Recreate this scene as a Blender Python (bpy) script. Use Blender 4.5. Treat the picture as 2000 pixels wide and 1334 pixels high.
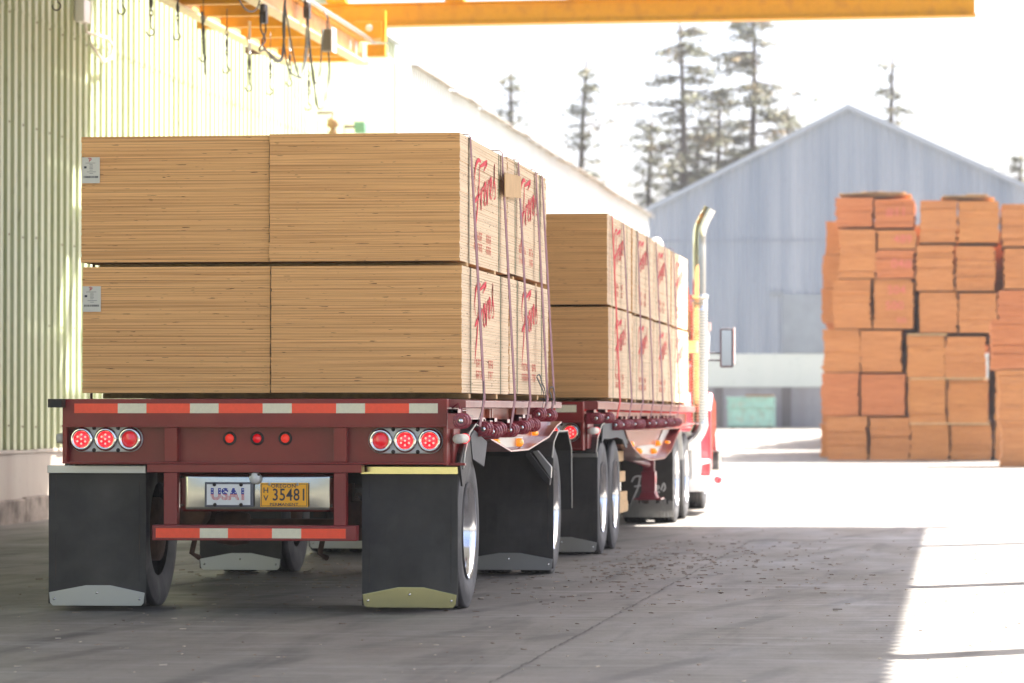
import bpy, bmesh, math, random
from mathutils import Vector, Matrix
R = math.radians
random.seed(7)
S = bpy.context.scene
for o in list(bpy.data.objects): bpy.data.objects.remove(o)
# ---------------------------------------------------------------- camera, sky, sun, exposure
F, HC = 7000.0, 1.3
PIT = math.atan(133/7000); YAW = math.atan(868/7000*math.cos(PIT))
cd = bpy.data.cameras.new('camera'); cam = bpy.data.objects.new('camera', cd); S.collection.objects.link(cam)
cam.location = (0, 0, HC); cam.rotation_euler = (math.pi/2+PIT, 0, YAW)
cd.sensor_width = 36; cd.lens = 36*F/2000; cd.clip_start = .1; cd.clip_end = 3000
cd.dof.use_dof = True; cd.dof.focus_distance = 23.2; cd.dof.aperture_fstop = 3.6
S.camera = cam
SUN = Vector((.45, .40, 1.0)).normalized()
w = bpy.data.worlds.new("World"); S.world = w; w.use_nodes = True
nt = w.node_tree; bg = nt.nodes['Background']
sk = nt.nodes.new('ShaderNodeTexSky'); sk.sky_type = 'NISHITA'; sk.sun_disc = False
sk.sun_elevation = math.asin(SUN.z); sk.sun_rotation = math.atan2(SUN.x, SUN.y)
sk.air_density = .6; sk.dust_density = 5.0; sk.ozone_density = 1.0
nt.links.new(sk.outputs[0], bg.inputs[0]); bg.inputs[1].default_value = .09
sd = bpy.data.lights.new('sun', 'SUN'); sd.energy = 5.0; sd.angle = R(.5); sd.color = (1, .95, .88)
so = bpy.data.objects.new('sun', sd); S.collection.objects.link(so)
so.rotation_euler = (-SUN).to_track_quat('-Z', 'Y').to_euler()
S.view_settings.view_transform = 'Standard'; S.view_settings.look = 'None'
S.view_settings.exposure = 2.6; S.view_settings.gamma = 1
S.render.engine = 'CYCLES'

# ---------------------------------------------------------------- pixel -> world at a true depth
def ray(px, py):
    x = (px-1000)/F; u = (667-py)/F
    y = math.cos(PIT)-u*math.sin(PIT); z = math.sin(PIT)+u*math.cos(PIT)
    return (x*math.cos(YAW)-y*math.sin(YAW), x*math.sin(YAW)+y*math.cos(YAW), z)
def P(px, py, Y):
    r = ray(px, py); t = Y/r[1]; return (r[0]*t, Y, HC+r[2]*t)
def PX(px, py, X):
    r = ray(px, py); t = X/r[0]; return (X, r[1]*t, HC+r[2]*t)

# ---------------------------------------------------------------- materials
def mat(name, col, rough=.6, metal=0, bump=0, bscale=40, var=0, vscale=8, coat=0, emit=None, estr=0, dirt=None, dscale=3, damt=.5, stretch=(1, 1, 1)):
    m = bpy.data.materials.new(name); m.use_nodes = True
    n = m.node_tree; b = n.nodes['Principled BSDF']; L = n.links.new
    b.inputs['Base Color'].default_value = (*col, 1); b.inputs['Roughness'].default_value = rough
    b.inputs['Metallic'].default_value = metal; b.inputs['Coat Weight'].default_value = coat; b.inputs['Coat Roughness'].default_value = .08
    if emit: b.inputs['Emission Color'].default_value = (*emit, 1); b.inputs['Emission Strength'].default_value = estr
    tc = n.nodes.new('ShaderNodeTexCoord'); mp = n.nodes.new('ShaderNodeMapping'); mp.inputs['Scale'].default_value = stretch
    L(tc.outputs['Object'], mp.inputs[0])
    last = None
    if var:
        no = n.nodes.new('ShaderNodeTexNoise'); no.inputs['Scale'].default_value = vscale; no.inputs['Detail'].default_value = 6
        no.inputs['Roughness'].default_value = .65
        L(mp.outputs[0], no.inputs[0])
        r = n.nodes.new('ShaderNodeValToRGB'); r.color_ramp.elements[0].position = .3; r.color_ramp.elements[1].position = .7
        r.color_ramp.elements[0].color = (*[max(0, c*(1-var)) for c in col], 1); r.color_ramp.elements[1].color = (*[min(1, c*(1+var)) for c in col], 1)
        L(no.outputs[0], r.inputs[0]); L(r.outputs[0], b.inputs['Base Color']); last = r.outputs[0]
    if dirt:
        no = n.nodes.new('ShaderNodeTexNoise'); no.inputs['Scale'].default_value = dscale; no.inputs['Detail'].default_value = 8
        L(mp.outputs[0], no.inputs[0])
        r = n.nodes.new('ShaderNodeValToRGB'); r.color_ramp.elements[0].position = .5; r.color_ramp.elements[1].position = .72
        L(no.outputs[0], r.inputs[0])
        mu = n.nodes.new('ShaderNodeMath'); mu.operation = 'MULTIPLY'; mu.inputs[1].default_value = damt; L(r.outputs[0], mu.inputs[0])
        mx = n.nodes.new('ShaderNodeMix'); mx.data_type = 'RGBA'; mx.inputs[6].default_value = (*col, 1); mx.inputs[7].default_value = (*dirt, 1)
        if last: L(last, mx.inputs[6])
        L(mu.outputs[0], mx.inputs[0]); L(mx.outputs[2], b.inputs['Base Color'])
    if bump:
        no = n.nodes.new('ShaderNodeTexNoise'); no.inputs['Scale'].default_value = bscale; no.inputs['Detail'].default_value = 4
        L(mp.outputs[0], no.inputs[0]); bp = n.nodes.new('ShaderNodeBump'); bp.inputs['Strength'].default_value = bump; bp.inputs['Distance'].default_value = .02
        L(no.outputs[0], bp.inputs['Height']); L(bp.outputs[0], b.inputs['Normal'])
    return m

def wood_mat(name, light, dark, speck, sheet=.0182, specks=True, z_lines=True, long_edge=None):
    m = bpy.data.materials.new(name); m.use_nodes = True
    n = m.node_tree; b = n.nodes['Principled BSDF']; L = n.links.new; b.inputs['Roughness'].default_value = .75
    b.inputs['Specular IOR Level'].default_value = .25
    N = n.nodes.new
    oi = N('ShaderNodeObjectInfo'); tc = N('ShaderNodeTexCoord')
    ad = N('ShaderNodeVectorMath'); ad.operation = 'ADD'; L(tc.outputs['Object'], ad.inputs[0])
    cm = N('ShaderNodeCombineXYZ'); mm = N('ShaderNodeMath'); mm.operation = 'MULTIPLY'; mm.inputs[1].default_value = 9.1; L(oi.outputs['Random'], mm.inputs[0])
    L(mm.outputs[0], cm.inputs[0]); L(mm.outputs[0], cm.inputs[2]); L(cm.outputs[0], ad.inputs[1])
    def noise(sc, scale, det=3, rough=.6):
        mp = N('ShaderNodeMapping'); mp.inputs['Scale'].default_value = sc; L(ad.outputs[0], mp.inputs[0])
        no = N('ShaderNodeTexNoise'); no.inputs['Scale'].default_value = scale; no.inputs['Detail'].default_value = det; no.inputs['Roughness'].default_value = rough
        L(mp.outputs[0], no.inputs[0]); return no.outputs[0]
    def ramp(src, stops):
        r = N('ShaderNodeValToRGB'); e = r.color_ramp.elements
        while len(e) < len(stops): e.new(.5)
        for q, (p, c) in zip(e, stops): q.position = p; q.color = (*c, 1)
        L(src, r.inputs[0]); return r.outputs[0]
    def mix(fac, a, c):
        x = N('ShaderNodeMix'); x.data_type = 'RGBA'; L(fac, x.inputs[0])
        for s, q in ((a, 6), (c, 7)):
            if isinstance(s, tuple): x.inputs[q].default_value = (*s, 1)
            else: L(s, x.inputs[q])
        return x.outputs[2]
    W0, W1 = (0, 0, 0), (1, 1, 1)
    nx_ = .35 if z_lines else 1
    bn_ = noise((nx_, nx_, 60), 1.6, 5, .7)
    base = ramp(bn_, [(.36, dark), (.58, light)])
    if long_edge:
        base2 = ramp(bn_, [(.34, tuple(q*.78 for q in long_edge)), (.56, long_edge)])
        sn = N('ShaderNodeSeparateXYZ'); L(tc.outputs['Normal'], sn.inputs[0]); ab_ = N('ShaderNodeMath'); ab_.operation = 'ABSOLUTE'; L(sn.outputs[0], ab_.inputs[0])
        gt = N('ShaderNodeMath'); gt.operation = 'GREATER_THAN'; gt.inputs[1].default_value = .5; L(ab_.outputs[0], gt.inputs[0])
        base = mix(gt.outputs[0], base, base2)
    # sheet joints: darker line on each board boundary, of uneven strength
    sp = N('ShaderNodeSeparateXYZ'); L(tc.outputs['Object'], sp.inputs[0])
    if z_lines:
        md = N('ShaderNodeMath'); md.operation = 'FRACT'; dv = N('ShaderNodeMath'); dv.operation = 'DIVIDE'; dv.inputs[1].default_value = sheet
        L(sp.outputs[2], dv.inputs[0]); L(dv.outputs[0], md.inputs[0])
        line = ramp(md.outputs[0], [(.0, W1), (.14, W0), (.42, W0), (.5, (.35,)*3), (.58, W0), (.9, W0), (1, W1)])
        ln = ramp(noise((.22, .22, 50), 1.5, 2), [(.42, (.2,)*3), (.62, (1.,)*3)])
        mu = N('ShaderNodeMath'); mu.operation = 'MULTIPLY'; L(line, mu.inputs[0]); L(ln, mu.inputs[1])
        base = mix(mu.outputs[0], base, tuple(c*.30 for c in dark))
    if specks:
        s = ramp(noise((9, 9, 130), 1.0, 2, .5), [(.675, W0), (.71, W1)])
        base = mix(s, base, speck)
    L(base, b.inputs['Base Color'])
    return m

M = {}
M['red'] = mat('burgundy_paint', (.205, .012, .013), .34, .0, .6, 1.5, .15, 3, coat=.28, dirt=(.24, .065, .035), dscale=2.2, damt=.30)
M['red_rail'] = mat('dusty_red_paint', (.26, .05, .045), .38, 0, .08, 6, .15, 5, coat=.5, dirt=(.36, .22, .16), damt=.4)
M['maroon'] = mat('winch_maroon', (.27, .024, .04), .3, 0, 0, 30, .2, 20, coat=.6)
M['black'] = mat('black_rubber_flap', (.030, .027, .023), .62, 0, .05, 120, .25, 6, dirt=(.085, .078, .066), dscale=2.2, damt=.6)
M['rubber'] = mat('tyre_rubber', (.035, .035, .037), .62, 0, .1, 60, .2, 12, dirt=(.13, .125, .12), dscale=4, damt=.7)
M['chrome'] = mat('polished_steel', (.74, .73, .70), .09, 1, .06, 1.6)
M['trim'] = mat('yellow_reflection_trim', (.62, .58, .28), .16, 1, .10, 2.2)  # yellow reflection on the polished steel is put into this tint
M['steel'] = mat('brushed_steel', (.45, .45, .43), .35, 1, .03, 30)
M['alloy'] = mat('polished_alloy_rim', (.80, .80, .82), .16, 1)
M['galv'] = mat('lamp_housing', (.60, .60, .57), .5, .3)
M['dark'] = mat('underbody_black', (.02, .018, .016), .7, 0, .1, 20, .3, 8, dirt=(.10, .055, .03), dscale=7, damt=.8)
M['rust'] = mat('rusty_iron', (.10, .05, .03), .85, 0, .2, 30, .4, 12)
M['tape_red'] = mat('reflective_red', (.95, .085, .025), .4, 0, .03, 150, .06, 40)
M['tape_white'] = mat('reflective_white', (.74, .69, .50), .4, 0, .03, 150, .06, 40)
M['lens'] = mat('red_lens', (.55, .01, .02), .2, 0, emit=(1, .01, .02), estr=.28, coat=1)
M['lens_dim'] = mat('red_lens_unlit', (.48, .01, .015), .2, 0, emit=(1, .01, .02), estr=.06, coat=1)
M['led'] = mat('led_point', (1, .3, .25), .3, emit=(1, .16, .13), estr=.5)
M['amber'] = mat('amber_lens', (.8, .25, .01), .2, emit=(1, .30, .02), estr=.15, coat=1)
M['white'] = mat('white_paint', (.72, .72, .70), .4, 0, 0, 30, .05, 4)
M['paper'] = mat('paper', (.62, .60, .52), .8)
M['ink'] = mat('ink', (.05, .05, .06), .7)
M['blue'] = mat('plate_blue', (.02, .04, .28), .5)
M['plred'] = mat('plate_red', (.55, .06, .06), .5)
M['plyellow'] = mat('plate_yellow', (.85, .40, .01), .45)
M['pinkprint'] = mat('red_spray_mark', (.62, .045, .06), .8, 0, 0, 10, .35, 60)
M['fadeprint'] = mat('faded_red_print', (.60, .17, .12), .85, 0, 0, 10, .3, 60)
M['ply'] = wood_mat('plywood_edges', (.86, .485, .20), (.56, .275, .10), (.09, .035, .016), long_edge=(.76, .585, .385))
M['band'] = mat('green_band', (.09, .16, .08), .5)
M['dunnage'] = mat('dunnage_wood', (.55, .36, .17), .8, 0, .1, 40, .25, 14)
M['card'] = mat('cardboard', (.52, .34, .17), .85, 0, .05, 30, .08, 9)
M['strap'] = mat('faded_strap_webbing', (.27, .135, .15), .8, 0, .1, 300, .2, 30)
M['strap_red'] = mat('red_strap_webbing', (.60, .07, .06), .8, 0, .1, 300, .2, 30)
M['strap_black'] = mat('black_webbing', (.03, .028, .03), .8, 0, .1, 300, .2, 30)
M['veneer'] = [wood_mat('veneer_edges', (.56, .245, .085), (.36, .13, .042), (.13, .05, .02), .05, True, False),
               wood_mat('veneer_edges_red', (.56, .21, .08), (.35, .11, .04), (.15, .04, .02), .05, True, False),
               wood_mat('veneer_edges_brown', (.56, .25, .08), (.38, .14, .045), (.12, .05, .02), .05, True, False)]
M['yellow'] = mat('crane_yellow', (.62, .30, .008), .5, 0, .1, 15, .12, 5, dirt=(.30, .13, .02), dscale=5, damt=.5)
M['cream'] = mat('worn_cream_flange', (.62, .53, .30), .5, 0, .1, 15, .15, 5)
M['orangeworn'] = mat('worn_orange_web', (.60, .33, .12), .55, 0, .1, 15, .25, 4)
M['cable'] = mat('cable_black', (.03, .035, .025), .6)
M['hook'] = mat('hook_iron', (.07, .065, .06), .5, .6)
M['cabred'] = mat('cab_red', (.50, .02, .035), .25, 0, coat=1)
M['cabwhite'] = mat('cab_white', (.8, .8, .8), .3, coat=.5)
M['glass'] = mat('mirror_glass', (.9, .9, .9), .03, 1)
M['teal'] = mat('dumpster_teal', (.26, .46, .38), .6, 0, .1, 10, .2, 3, dirt=(.3, .2, .12), dscale=4)
M['bark'] = mat('bark', (.06, .042, .03), .9, 0, .3, 20, .3, 6)
M['needle'] = mat('conifer_foliage', (.17, .175, .12), .7, 0, 0, 10, .45, .9, dirt=(.30, .20, .10), dscale=.8, damt=.8)
M['needle'].node_tree.nodes['Principled BSDF'].inputs['Specular IOR Level'].default_value = .05
M['roofmetal'] = mat('galvanised_roof', (.38, .40, .40), .5, .2, 0, 10, .15, 2)
M['dist_steel'] = None

def wallmat(name, col, streak, amt, base_dirt=None):
    m = bpy.data.materials.new(name); m.use_nodes = True
    n = m.node_tree; b = n.nodes['Principled BSDF']; L = n.links.new; N = n.nodes.new
    b.inputs['Roughness'].default_value = .5
    tc = N('ShaderNodeTexCoord'); out = None
    def nz(sc, scale, lo, hi, det=5):
        mp = N('ShaderNodeMapping'); mp.inputs['Scale'].default_value = sc; L(tc.outputs['Object'], mp.inputs[0])
        no = N('ShaderNodeTexNoise'); no.inputs['Scale'].default_value = scale; no.inputs['Detail'].default_value = det
        L(mp.outputs[0], no.inputs[0]); r = N('ShaderNodeValToRGB'); r.color_ramp.elements[0].position = lo; r.color_ramp.elements[1].position = hi
        L(no.outputs[0], r.inputs[0]); return r.outputs[0]
    a = nz((1, 1, .06), 1.3, .35, .72); c = nz((6, 6, 2.2), 2.0, .62, .74)
    m1 = N('ShaderNodeMath'); m1.operation = 'MULTIPLY'; m1.inputs[1].default_value = amt; L(a, m1.inputs[0])
    x = N('ShaderNodeMix'); x.data_type = 'RGBA'; x.inputs[6].default_value = (*col, 1); x.inputs[7].default_value = (*streak, 1); L(m1.outputs[0], x.inputs[0])
    m2 = N('ShaderNodeMath'); m2.operation = 'MULTIPLY'; m2.inputs[1].default_value = .35; L(c, m2.inputs[0])
    y = N('ShaderNodeMix'); y.data_type = 'RGBA'; L(x.outputs[2], y.inputs[6]); y.inputs[7].default_value = (*(base_dirt or tuple(q*.45 for q in streak)), 1); L(m2.outputs[0], y.inputs[0])
    L(y.outputs[2], b.inputs['Base Color']); return m
M['wall'] = wallmat('pale_green_siding', (.50, .54, .37), (.33, .37, .19), .75, (.16, .13, .07))
M['wall2'] = wallmat('white_siding', (.68, .70, .66), (.60, .62, .58), .6)
M['farwall'] = wallmat('blue_grey_siding', (.215, .25, .295), (.335, .36, .39), .9, (.14, .15, .16))
M['concrete_wall'] = wallmat('foundation_concrete', (.36, .32, .275), (.25, .205, .165), .9, (.08, .06, .05))
M['farconc'] = wallmat('far_concrete', (.30, .29, .29), (.22, .20, .19), .8)
M['farband'] = wallmat('pale_band', (.62, .64, .56), (.56, .60, .52), .5)

M['red'].node_tree.nodes['Principled BSDF'].inputs['Specular IOR Level'].default_value = .3
# ---------------------------------------------------------------- mesh builder
class MB:
    def __init__(s): s.v = []; s.f = []; s.sm = []
    def add(s, vs, fs, smooth=False):
        k = len(s.v); s.v += [tuple(q) for q in vs]; s.f += [tuple(i+k for i in q) for q in fs]; s.sm += [smooth]*len(fs); return s
    def box(s, a, b):
        x0, y0, z0 = a; x1, y1, z1 = b
        if x0 > x1: x0, x1 = x1, x0
        if y0 > y1: y0, y1 = y1, y0
        if z0 > z1: z0, z1 = z1, z0
        return s.add([(x0, y0, z0), (x1, y0, z0), (x1, y1, z0), (x0, y1, z0), (x0, y0, z1), (x1, y0, z1), (x1, y1, z1), (x0, y1, z1)],
                     [(0, 3, 2, 1), (4, 5, 6, 7), (0, 1, 5, 4), (1, 2, 6, 5), (2, 3, 7, 6), (3, 0, 4, 7)])
    def prism(s, pts, axis, a, b):
        """pts: 2-D outline; axis 'x': (y,z), 'y': (x,z), 'z': (x,y); extruded from a to b"""
        def q(p, t): return {'x': (t, p[0], p[1]), 'y': (p[0], t, p[1]), 'z': (p[0], p[1], t)}[axis]
        n = len(pts); vs = [q(p, a) for p in pts]+[q(p, b) for p in pts]
        fs = [tuple(range(n))[::-1], tuple(range(n, 2*n))]+[(i, (i+1) % n, (i+1) % n+n, i+n) for i in range(n)]
        return s.add(vs, fs)
    def tube(s, pts, r, n=10, cap=True):
        pts = [Vector(p) for p in pts]; rs = r if isinstance(r, (list, tuple)) else [r]*len(pts)
        vs = []; fs = []; up = None
        for i, p in enumerate(pts):
            d = (pts[min(i+1, len(pts)-1)]-pts[max(i-1, 0)]).normalized()
            if up is None: up = d.orthogonal().normalized()
            else:
                up = (up-d*up.dot(d)); up = up.normalized() if up.length > 1e-6 else d.orthogonal().normalized()
            sd_ = d.cross(up)
            for k in range(n):
                a = 2*math.pi*k/n; vs.append(p+(up*math.cos(a)+sd_*math.sin(a))*rs[i])
        for i in range(len(pts)-1):
            for k in range(n): fs.append((i*n+k, i*n+(k+1) % n, (i+1)*n+(k+1) % n, (i+1)*n+k))
        if cap: fs.append(tuple(range(n))[::-1]); fs.append(tuple((len(pts)-1)*n+k for k in range(n)))
        return s.add(vs, fs, True)
    def lathe(s, prof, c, axis='x', n=48, closed=False):
        """prof: (radius, offset along axis)"""
        vs = []; fs = []; m = len(prof)
        for k in range(n):
            a = 2*math.pi*k/n; u, w_ = math.cos(a), math.sin(a)
            for r, t in prof:
                vs.append({'x': (c[0]+t, c[1]+r*u, c[2]+r*w_), 'y': (c[0]+r*u, c[1]+t, c[2]+r*w_), 'z': (c[0]+r*u, c[1]+r*w_, c[2]+t)}[axis])
        for k in range(n):
            k2 = (k+1) % n
            for i in range(m if closed else m-1):
                j = (i+1) % m; fs.append((k*m+i, k2*m+i, k2*m+j, k*m+j))
        return s.add(vs, fs, True)
    def ribbon(s, pts, wv, nrm, t=.001):
        """flat band along pts (3-D), half-width vector(s) wv, thickness t along nrm"""
        nrm = Vector(nrm); vs = []; fs = []
        for i, p in enumerate(pts):
            p = Vector(p); h = Vector(wv[i] if isinstance(wv[0], (list, tuple, Vector)) else wv)
            vs += [p-h, p+h, p+h+nrm*t, p-h+nrm*t]
        for i in range(len(pts)-1):
            a = i*4; b = a+4
            for k in range(4): fs.append((a+k, a+(k+1) % 4, b+(k+1) % 4, b+k))
        fs.append((0, 3, 2, 1)); e = (len(pts)-1)*4; fs.append((e, e+1, e+2, e+3))
        return s.add(vs, fs)
    def build(s, name, m, parent=None, org=(0, 0, 0), bev=0, label=None):
        me = bpy.data.meshes.new(name); O = org
        me.from_pydata([(x-O[0], y-O[1], z-O[2]) for x, y, z in s.v], [], s.f)
        bm = bmesh.new(); bm.from_mesh(me); bmesh.ops.recalc_face_normals(bm, faces=bm.faces)
        bm.to_mesh(me); bm.free()
        for p, q in zip(me.polygons, s.sm): p.use_smooth = q
        me.materials.append(m)
        o = bpy.data.objects.new(name, me); S.collection.objects.link(o)
        if parent: o.parent = parent
        else: o.location = O
        if bev:
            b = o.modifiers.new('bevel', 'BEVEL'); b.width = bev; b.segments = 2; b.limit_method = 'ANGLE'; b.angle_limit = R(40)
        if label: o['label'] = label
        return o
def tag(o, label=None, cat=None, group=None, kind=None):
    for k, v in (('label', label), ('category', cat), ('group', group), ('kind', kind)):
        if v: o[k] = v
    return o
def empty(name, loc, label, cat, group=None, rz=0):
    o = bpy.data.objects.new(name, None); S.collection.objects.link(o); o.location = loc; o.rotation_euler = (0, 0, rz)
    return tag(o, label, cat, group)
def copy_tree(o, parent=None):
    c = o.copy(); S.collection.objects.link(c); c.parent = parent
    for ch in list(o.children): copy_tree(ch, c)
    return c
def text(mb, s, size, org, right, up, nrm, t=.0012, bold=.0, sx=1, align='CENTER'):
    """lettering as real thin geometry on a plane"""
    cu = bpy.data.curves.new('lettering', 'FONT'); cu.body = s; cu.size = size; cu.align_x = align; cu.align_y = 'CENTER'
    cu.offset = bold; cu.resolution_u = 3; cu.space_character = 1.05
    o = bpy.data.objects.new('lettering', cu); S.collection.objects.link(o)
    dg = bpy.context.evaluated_depsgraph_get(); me = bpy.data.meshes.new_from_object(o.evaluated_get(dg))
    right, up, nrm, org = map(Vector, (right, up, nrm, org))
    vs = [org+right*(v.co.x*sx)+up*v.co.y+nrm*t for v in me.vertices]
    mb.add(vs, [tuple(p.vertices) for p in me.polygons])
    bpy.data.objects.remove(o); bpy.data.meshes.remove(me); return mb

# ================================================================= GROUND
def gz(y):
    if y < 88: return 0
    if y < 137: return .65*((y-88)/49)
    return .65
gm = bpy.data.materials.new('yard_concrete'); gm.use_nodes = True
def ground_mat(m):
    n = m.node_tree; b = n.nodes['Principled BSDF']; L = n.links.new; N = n.nodes.new
    b.inputs['Roughness'].default_value = .62; b.inputs['Specular IOR Level'].default_value = .06
    tc = N('ShaderNodeTexCoord')
    def nz(sc, scale, det, lo, hi, c0=(0, 0, 0), c1=(1, 1, 1), rough=.6, dist=0):
        mp = N('ShaderNodeMapping'); mp.inputs['Scale'].default_value = sc; L(tc.outputs['Object'], mp.inputs[0])
        no = N('ShaderNodeTexNoise'); no.inputs['Scale'].default_value = scale; no.inputs['Detail'].default_value = det
        no.inputs['Roughness'].default_value = rough; no.inputs['Distortion'].default_value = dist
        L(mp.outputs[0], no.inputs[0]); r = N('ShaderNodeValToRGB'); r.color_ramp.elements[0].position = lo; r.color_ramp.elements[1].position = hi
        r.color_ramp.elements[0].color = (*c0, 1); r.color_ramp.elements[1].color = (*c1, 1)
        L(no.outputs[0], r.inputs[0]); return r.outputs[0]
    def mix(f, a, c, k=1):
        mu = N('ShaderNodeMath'); mu.operation = 'MULTIPLY'; mu.inputs[1].default_value = k; L(f, mu.inputs[0])
        x = N('ShaderNodeMix'); x.data_type = 'RGBA'; L(mu.outputs[0], x.inputs[0])
        for s, q in ((a, 6), (c, 7)):
            if isinstance(s, tuple): x.inputs[q].default_value = (*s, 1)
            else: L(s, x.inputs[q])
        return x.outputs[2]
    c = nz((1, .45, 1), .9, 9, .3, .72, (.150, .141, .128), (.222, .210, .192), .7, .3)
    c = mix(nz((2.2, .22, 1), 1.1, 6, .52, .72, dist=.6), c, (.085, .082, .08), .75)      # tyre-darkened lanes along the yard
    c = mix(nz((.35, 1.6, 1), 1.3, 7, .55, .75, dist=1.2), c, (.30, .295, .285), .75)        # pale dusty drifts
    c = mix(nz((.5, 5, 1), 2.4, 7, .50, .66, rough=.7), c, (.27, .26, .245), .5)            # swept streaks across the lane
    c = mix(nz((.35, 4, 1), 3.1, 6, .54, .66, rough=.7), c, (.085, .08, .078), .5)
    c = mix(nz((1, 1, 1), 34, 3, .62, .70), c, (.26, .245, .215), .45)                   # grit
    c = mix(nz((1, 1, 1), 21, 3, .66, .72), c, (.06, .052, .045), .6)
    c = mix(nz((1, .7, 1), 5.5, 5, .6, .68, dist=2), c, (.10, .09, .08), .35)
    wv = N('ShaderNodeTexWave'); wv.wave_type = 'BANDS'; wv.bands_direction = 'X'; wv.inputs['Scale'].default_value = .55; wv.inputs['Distortion'].default_value = 5; wv.inputs['Detail'].default_value = 3; wv.inputs['Detail Scale'].default_value = .35
    mpw = N('ShaderNodeMapping'); mpw.inputs['Rotation'].default_value = (0, 0, .5); mpw.inputs['Scale'].default_value = (1, .35, 1); L(tc.outputs['Object'], mpw.inputs[0]); L(mpw.outputs[0], wv.inputs[0])
    rw = N('ShaderNodeValToRGB'); rw.color_ramp.elements[0].position = .80; rw.color_ramp.elements[1].position = .97; L(wv.outputs['Fac'], rw.inputs[0])
    brk = nz((1, .5, 1), 1.1, 6, .45, .65); mk = N('ShaderNodeMath'); mk.operation = 'MULTIPLY'; L(rw.outputs[0], mk.inputs[0]); L(brk, mk.inputs[1])
    c = mix(mk.outputs[0], c, (.075, .072, .07), .55)
    L(c, b.inputs['Base Color'])
    r = nz((1, .4, 1), 1.2, 6, .3, .7, (.42,)*3, (.72,)*3); L(r, b.inputs['Roughness'])
    bn = N('ShaderNodeTexNoise'); bn.inputs['Scale'].default_value = 26; bn.inputs['Detail'].default_value = 8; L(tc.outputs['Object'], bn.inputs[0])
    bp = N('ShaderNodeBump'); bp.inputs['Strength'].default_value = .35; bp.inputs['Distance'].default_value = .012
    L(bn.outputs[0], bp.inputs['Height']); L(bp.outputs[0], b.inputs['Normal'])
ground_mat(gm)
mb = MB(); ys = [-45, 0, 20, 45, 70, 88]+[88+7*i for i in range(1, 8)]+[200, 400, 900, 2500]
xs = [-1500, -200, -60, -11, -5, 0, 5, 12, 60, 200, 1500]
vs = [(x, y, gz(y)) for y in ys for x in xs]; nx = len(xs)
mb.add(vs, [(j*nx+i, j*nx+i+1, (j+1)*nx+i+1, (j+1)*nx+i) for j in range(len(ys)-1) for i in range(nx-1)])
tag(mb.build('ground', gm), kind='structure')
gr = mat('reflection_grass', (.15, .14, .025), .9, 0, .3, 3, .3, 2)
mb = MB(); mb.add([(-1500, -2000, .004), (1500, -2000, .004), (1500, -26, .004), (-1500, -26, .004)], [(0, 1, 2, 3)])
tag(mb.build('reflection_field', gr), kind='structure')  # unseen field added behind the camera to colour reflections in the metal
# expansion joint in the slab
jm = mat('joint_filler', (.10, .095, .088), .95, 0, .3, 60, .3, 30)
mb = MB(); rj = random.Random(3)
for x0, amp in ((-2.1, 1),):
    y = 8.0; L_, R_ = [], []
    while y < 36:
        j = rj.uniform(-.012, .012); wd = rj.uniform(.001, .009)
        cx = -2.2+.010*(y-17)+j; L_.append((cx-wd, y, .004)); R_.append((cx+wd, y, .004)); y += rj.uniform(.03, .11)
    n = len(L_); mb.add(L_+R_, [(i, n+i, n+i+1, i+1) for i in range(n-1)])
    # spalled pale margins
tag(mb.build('slab_joint', jm), kind='structure')
# loose bark, splinters and chips
mb = MB(); rd = random.Random(11)
def chip(x, y, l, wd, a, z=.003, th=.004):
    c, s_ = math.cos(a)*l/2, math.sin(a)*l/2; px_, py_ = -math.sin(a)*wd/2, math.cos(a)*wd/2
    b = [(x-c-px_, y-s_-py_), (x+c-px_*.5, y+s_-py_*.5), (x+c+px_*.5, y+s_+py_*.5), (x-c+px_, y-s_+py_)]
    t = th*rd.uniform(.6, 1.6)
    mb.add([(q[0], q[1], z) for q in b]+[(q[0], q[1], z+t+rd.uniform(0, .004)) for q in b], [(0, 3, 2, 1), (4, 5, 6, 7), (0, 1, 5, 4), (1, 2, 6, 5), (2, 3, 7, 6), (3, 0, 4, 7)])
for i in range(200):
    y = rd.uniform(15, 39); x = rd.uniform(-6.8, 1.2)
    chip(x, y, rd.choice([.008, .012, .02, .035])*rd.uniform(.6, 1.6), rd.uniform(.004, .014), rd.uniform(0, 3.14), th=.002)
for i in range(420):
    y = rd.gauss(28.5, 2.8); x = -5.0+rd.gauss(1.2, 1.3)
    chip(x, y, rd.uniform(.012, .07), rd.uniform(.004, .012), rd.gauss(0, 1.2), th=.0025)
for i in range(260):
    y = rd.gauss(30, 3); x = -2.9+abs(rd.gauss(0, .8))
    chip(x, y, rd.uniform(.012, .06), rd.uniform(.005, .013), rd.gauss(0, 1.2), th=.0025)
dm = mat('bark_debris', (.22, .165, .125), .9, 0, 0, 10, .55, 9)
tag(mb.build('wood_debris', dm), 'scattered bark splinters and wood chips on the concrete around the trailer wheels', 'debris', kind='stuff')
mb = MB()
for i in range(420):
    y = rd.uniform(15, 34); x = rd.uniform(-7, .6); chip(x, y, rd.uniform(.008, .04), rd.uniform(.004, .012), rd.uniform(0, 3.14), th=.002)
tag(mb.build('pale_splinters', mat('pale_chips', (.38, .33, .26), .9, 0, 0, 10, .3, 9)), 'pale wood splinters and dust scattered over the shaded concrete', 'debris', kind='stuff')

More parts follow.
